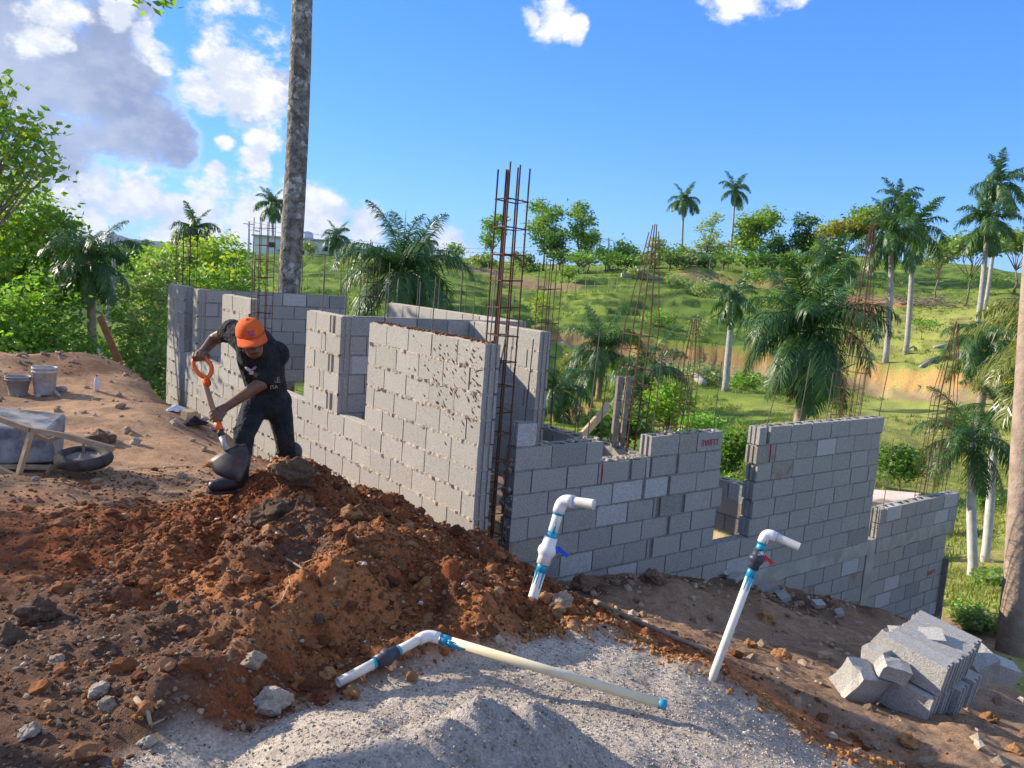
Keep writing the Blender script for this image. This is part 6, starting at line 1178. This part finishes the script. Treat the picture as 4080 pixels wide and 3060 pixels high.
# --- shrubs on the slopes
def shrub(px, py, d, w, h, label, m, n=1500, size=.14, m2=None, group='shrubs on the valley slopes'):
    k = d / CF; c0 = D(px, py, d); b = under(c0); r = random.Random(px + py); W_ = w * k / 2; H_ = h * k / 2
    tree('shrub', label, b, [(c0 + iR * r.uniform(-.5, .5) * W_ + iF * r.uniform(-.5, .5) * W_ + np.array([0, 0, 1]) * r.uniform(-.35, .35) * H_, (W_ * .6, W_ * .6, H_ * .6)) for _ in range(6)], n, size, m, .03, 'shrub', group, m2, per=8)
for a in [(2640, 1620, 22, 260, 200, 'bright green bush behind the red lettered block', LBRT, 3500, .13, LYEL), (2480, 1690, 12.5, 170, 110, 'dark glossy plant behind the low inner wall', LDK, 900, .13, LMID), (2400, 1690, 12, 120, 90, 'leafy plant beside the pale brace board', LMID, 700, .12, LBRT), (2800, 1690, 20, 200, 110, 'bright low bush right of the thin far rebar cage', LBRT, 1800, .13), (2910, 1810, 19, 150, 260, 'dark bush seen through the narrow opening', LDK, 2200, .12, LMID), (2890, 1930, 15, 120, 90, 'low green plants below the dark opening bush', LMID, 900, .10),
          (3590, 1860, 25, 200, 170, 'dark round bush above the end wall', LDK, 2600, .13, LMID), (2620, 1270, 72, 150, 60, 'olive bush on the grass hill', LMID, 500, .3), (2540, 1080, 100, 110, 60, 'round bush at the top of the grass hill', LPALE, 450, .35), (2710, 1110, 98, 150, 70, 'pale thorn bush at the hill top right', LPALE, 600, .35), (2830, 1150, 92, 160, 90, 'pale thicket on the upper hill shoulder', LPALE, 800, .35), (2770, 1300, 66, 110, 150, 'thin grey bush standing in the hill grass', LPALE, 350, .28), (2330, 1440, 58, 220, 70, 'dark scrub under the first road cut', LDK, 900, .28), (2740, 1480, 54, 300, 90, 'pale scrub below the first road', LPALE, 1100, .26), (2980, 1510, 50, 150, 110, 'green scrub left of the big drooping palm', LMID, 800, .25), (2280, 1460, 48, 130, 120, 'brown green scrub on the broken bank', LOR, 600, .25),
          (3040, 1100, 100, 160, 90, 'green thicket above the orange cut', LMID, 800, .35), (3110, 1190, 88, 220, 130, 'tall green thicket behind the big drooping palm', LMID, 1200, .3, LYEL), (3680, 1290, 70, 240, 40, 'weedy strip above the palm pair', LMID, 500, .25), (3920, 1110, 90, 200, 70, 'shaded scrub behind the long white trunk', LDK, 700, .3), (3420, 1290, 76, 140, 90, 'dark bush between the palms on the right slope', LDK, 700, .28), (3560, 1110, 98, 200, 60, 'scrub along the road behind the palm pair', LDK, 700, .3), (2120, 1070, 118, 130, 60, 'scrub on the skyline behind the tall rebar column', LDK, 400, .4),
          (2010, 1110, 100, 110, 60, 'yellow bush on the ploughed strip', LYEL, 400, .3), (2140, 1220, 60, 100, 170, 'yellow leaved sapling behind the corner rebar', LYEL, 500, .22), (3960, 2330, 15, 200, 110, 'weedy bush at the foot of the white trunks', LMID, 1800, .09, LPALE), (3890, 2470, 12.5, 150, 130, 'pale weeds below the end wall', LPALE, 1800, .07, LBRT), (4050, 2500, 12, 150, 160, 'tall pale weeds at the right edge', LPALE, 1800, .07, LBRT), (3930, 1990, 23, 160, 80, 'low scrub in the right gully', LMID, 900, .12), (3740, 2050, 20, 160, 60, 'scrub behind the end wall', LMID, 700, .12)]:
    shrub(*a[:8], size=a[8], m2=a[9] if len(a) > 9 else None)
# --- grass
def grass(name, n, pick, hmin, hmax, m, label, seed, blades=5, wid=.12):
    r = np.random.default_rng(seed); x, y = pick(r, n); z = Hs(x, y); n = len(x); h = r.uniform(hmin, hmax, n) * (1 + np.hypot(x - CC[0], y - CC[1]) / 140); V = np.empty((n, blades, 3, 3))
    for b in range(blades):
        a = r.uniform(0, 6.28, n); ox = r.normal(0, .35, n) * h; oy = r.normal(0, .35, n) * h; lx = np.cos(a) * h * .6; ly = np.sin(a) * h * .6; wx = -np.sin(a) * h * wid; wy = np.cos(a) * h * wid
        V[:, b, 0] = np.stack([x + ox - wx, y + oy - wy, z - .03], 1); V[:, b, 1] = np.stack([x + ox + wx, y + oy + wy, z - .03], 1); V[:, b, 2] = np.stack([x + ox + lx, y + oy + ly, z + h * r.uniform(.7, 1.1, n)], 1)
    o = mk(name, V.reshape(-1, 3), np.arange(n * blades * 3).reshape(-1, 3), m, None); return tag(o, label, 'grass', kind='stuff')
def polar(r0, r1, a0, a1, bias=1.0, avoid=True):
    def f(r, n):
        rr = r0 * (r1 / r0) ** (r.uniform(0, 1, n) ** bias); a = r.uniform(math.radians(a0), math.radians(a1), n); x = CC[0] + rr * np.sin(a); y = CC[1] + rr * np.cos(a); z = Hs(x, y); c_ = colour(x, y, z); k = (c_[:, 1] > c_[:, 0] * .98) & ~((x > -.3) & (x < 10) & (y > -.2) & (y < 10)) & (fbm(x, y, .25, 3, 401) > -.18); return x[k], y[k]
    return f
LG1 = leafmat('hill_grass', (0.104, 0.172, 0.023), (0.177, 0.246, 0.037), (0.078, 0.136, 0.021), trans=.3, rough=.7, spec=.15, pscale=.08); LG2 = leafmat('dry_grass', (0.290, 0.319, 0.102), (0.406, 0.392, 0.145), (0.189, 0.246, 0.065), trans=.3, rough=.7, spec=.15, pscale=.1)
grass('hill_grass', 15000, polar(42, 150, 4, 72, 1.0), .07, .20, LG1, 'green pasture grass on the far hills', 1)
grass('valley_grass', 24000, polar(11.5, 60, 40, 76, .9), .05, .17, LG2, 'pale green grass on the near valley slopes', 2)
grass('left_grass', 2500, polar(14, 70, -2, 30, 1), .10, .3, LG1, 'green grass beyond the berm', 3)
# ------------------------------------------------------------------ far house, poles, fences
MWALL = mat('white_wall', (.78, .77, .75), (.70, .69, .67), scale=.6, rough=.9); MROOFC = mat('grey_slab', (.42, .41, .40), (.5, .49, .47), scale=.8, rough=.9); MGL = mat('dark_window', (.03, .035, .04), rough=.2, spec=.6); MTANK = mat('tank', (.62, .65, .68), rough=.5)
hz0 = D(1215, 1008, 119); hz0 = under(hz0); dh_ = float(CR[2] @ (hz0 - CC)); fh = empty('white_house', hz0, 'low white flat roofed house on the far left crest', 'house'); hx_ = iR.copy(); hx_[2] = 0; hx_ /= np.linalg.norm(hx_); hy_ = np.array([-hx_[1], hx_[0], 0]); HR = np.stack([hx_, hy_, np.array([0, 0, 1.0])], 1)
def hb_(name, u, w, z, sz, m, parent=fh): return MB().box(hz0 + hx_ * u + hy_ * w + np.array([0, 0, z]), sz, HR).build(name, m, parent)
wl_ = hb_('wall', 0, 0, 1.0, (13.0, 6, 2.6), MWALL); hb_('roof', 0, 0, 2.42, (13.6, 6.6, .2), MROOFC); w1 = hb_('window', 3.6, -3.02, 1.25, (.9, .06, .7), MGL); hb_('frame', 3.6, -3.03, .87, (1.1, .1, .08), MWALL, w1); hb_('window', -3.9, -3.02, 1.25, (.9, .06, .7), MGL); hb_('door', .2, -3.02, .8, (.9, .06, 1.8), MGL); MB().lathe(hz0 + hx_ * .3 + np.array([0, 0, 2.5]), [(.8, 0), (.8, .7), (.6, 1.0), (0, 1.15)], 16).build('water_tank', MTANK, fh, True)
q0, q1 = D(1345, 1022, 113), D(1440, 1032, 112); o = MB().bar(under(q0) + [0, 0, .6], under(q1) + [0, 0, .6], .2, 1.2).build('garden_wall', mat('tan_wall', (.46, .38, .27), rough=.95), None, origin=under(q0)); tag(o, 'low tan wall right of the white house', 'wall')
def pole(px, top, bot, d, label, lamp=False):
    b = under(D(px, bot, d)); t = D(px, top, d); o = empty('utility_pole', b, label, 'pole', 'utility poles on the crest'); MB().tube([b, (b + t) / 2, t], [.16, .13, .10], 8).build('shaft', MROOFC, o, True); MB().bar(t - hx_ * .6 - [0, 0, .3], t + hx_ * .6 - [0, 0, .3], .08, .1).build('crossarm', MROOFC, o)
    if lamp: MB().tube([t - [0, 0, 1.0], t - [0, 0, .9] + hx_ * .5, t - [0, 0, .95] + hx_ * .9], .035, 6).build('lamp_arm', MROOFC, o); MB().box(t - [0, 0, 1.0] + hx_ * 1.0, (.5, .2, .12), HR).build('lamp_head', MTANK, o)
    return t
t1 = pole(992, 882, 1015, 92, 'utility pole with lamp left of the tall bare trunk', True); t2 = pole(2426, 948, 1055, 118, 'thin utility pole on the crest beside the bushy trees')
wire = MB(); n = 26
for s in (0, .55): wire.tube([t1 + (t2 - t1) * i / n - np.array([0, 0, 1]) * (2.2 * 4 * (i / n) * (1 - i / n) + s) for i in range(n + 1)], .014, 4)
o = wire.build('power_line', MGL, None, origin=t1); tag(o, 'thin power line strung between the two crest poles', 'wire')
t3 = t2 + (t2 - t1) * .9 + np.array([0, 0, 1.5]); o = MB().tube([t2 + (t3 - t2) * i / n - np.array([0, 0, 1.6 * 4 * (i / n) * (1 - i / n) + .3]) for i in range(n + 1)], .014, 4).build('power_line', MGL, None, origin=t2); tag(o, 'thin power line running right from the thin crest pole', 'wire')
MPOST = mat('fence_post', (.24, .20, .16), (.32, .27, .22), scale=4, rough=.95); pm = MB().tube([(0, 0, -.2), (.02, 0, .6), (0, .01, 1.25)], [.06, .055, .045], 6); PMESH = bpy.data.meshes.new('fence_post'); PMESH.from_pydata(pm.v, [], pm.f); PMESH.materials.append(MPOST)
FL = {'wooden fence post on the skyline left of the ploughed strip': [(1700 + 30 * i, 1062 + 5 * i, 108) for i in range(11)], 'wooden fence post along the edge of the ploughed strip': [(2170 + 42 * i, 1165 - 8 * i, 88) for i in range(10)], 'wooden fence post on the crest pasture above the orange cut': [(2780 + 46 * i, 1075 + 5 * i, 107) for i in range(15)], 'wooden fence post on the right slope behind the long white trunk': [(3930 + 26 * i, 1190 - 4 * i, 84) for i in range(7)], 'wooden fence post in front of the white house': [(1250 + 45 * i, 1024 + 2 * i, 108) for i in range(8)]}
for lb, L_ in FL.items():
    for (px, py, d) in L_:
        p = under(D(px + rnd.uniform(-6, 6), py, d)); o = bpy.data.objects.new('fence_post', PMESH); col.objects.link(o); o.location = p; o.rotation_euler = (rnd.uniform(-.1, .1), rnd.uniform(-.1, .1), rnd.uniform(0, 6)); o.scale = (1, 1, rnd.uniform(.85, 1.2)); tag(o, lb, 'post', lb.replace('wooden fence post', 'fence posts'))
bs0 = under(D(2560, 1095, 101)); bs = empty('block_stack', bs0, 'low stack of grey blocks at the top of the grass hill', 'block stack'); 
for i, (u, w, z, sx) in enumerate([(-1.5, 0, .3, 2.2), (.6, .1, .3, 2.0), (-.6, 0, .85, 2.4), (1.9, .2, .2, .9), (-.3, .1, 1.3, 1.2)]): MB().box(bs0 + hx_ * u + hy_ * w + np.array([0, 0, z]), (sx, .9, .5), HR).build('block_pallet', MBLOCK, bs)
# plywood behind the end wall, brush pile, fallen trunk and boards on the hillside
o = MB().box(Yp(3545, 1985, .9), (1.15, .75, .02), Matrix.Rotation(.35, 3, 'Z') @ Matrix.Rotation(-.12, 3, 'X')).build('plywood_sheet', mat('pale_plywood', (.60, .52, .42), (.66, .58, .47), scale=3, rough=.8), None, origin=Yp(3545, 1985, .9)); tag(o, 'pale plywood sheet lying behind the end wall', 'plywood')
o = MB().box(Yp(3520, 2022, .6), (1.0, .5, .02), Matrix.Rotation(.1, 3, 'Z')).build('plywood_sheet', MPLY, None, origin=Yp(3520, 2022, .6)); tag(o, 'lower plywood sheet beneath the pale one', 'plywood')
br_ = MB(); q = under(D(3700, 1185, 96))
for i in range(420):
    a = rnd.uniform(0, 6.28); x, y = q[0] + hx_[0] * rnd.gauss(0, 4.5) + rnd.gauss(0, 1), q[1] + hx_[1] * rnd.gauss(0, 4.5) + rnd.gauss(0, 1); z = q[2] + abs(rnd.gauss(0, .6)); d_ = np.array([math.cos(a), math.sin(a), rnd.uniform(-.1, .5)]) * rnd.uniform(.4, 1.3); br_.tube([(x, y, z), (x + d_[0], y + d_[1], z + d_[2])], [.05, .02], 4, False)
o = br_.build('brush_pile', mat('dry_brush', (.24, .18, .14), (.32, .25, .20), scale=1, rough=1), None, origin=q); tag(o, 'grey brown pile of cut brush beside the road on the right slope', 'brush', kind='stuff')
def log(p0, p1, r, label, m=MPTR): a, b = ground_at(*p0), ground_at(*p1); o = MB().tube([a + [0, 0, r], (a + b) / 2 + [0, 0, r * 1.2], b + [0, 0, r]], [r, r * .95, r * .8], 9).build('log', m, None, True, origin=a); tag(o, label, 'log', 'fallen logs and boards on the hillside')
log((2735, 1500), (2800, 1545), .30, 'fallen grey trunk in the scrub below the first road'); log((3668, 1468), (3718, 1440), .13, 'pale log lying above the right road cut'); log((3720, 1390), (3800, 1375), .12, 'pale log lying on the grass of the right slope'); log((3600, 1405), (3640, 1385), .10, 'short log at the foot of the palm pair')
# hazy air over the whole valley
hzb = MB().box((300, 3600, 195), (17000, 14000, 570)); hm = bpy.data.materials.new('hazy_air'); hm.use_nodes = True; ht = hm.node_tree; ht.nodes.clear(); ho = N(ht, 'ShaderNodeOutputMaterial'); pv = N(ht, 'ShaderNodeVolumePrincipled'); pv.inputs['Density'].default_value = 4e-5; pv.inputs['Color'].default_value = (.50, .66, 1, 1); ht.links.new(pv.outputs[0], ho.inputs['Volume'])
HAZE = hzb.build('haze', hm); tag(HAZE, kind='stuff')
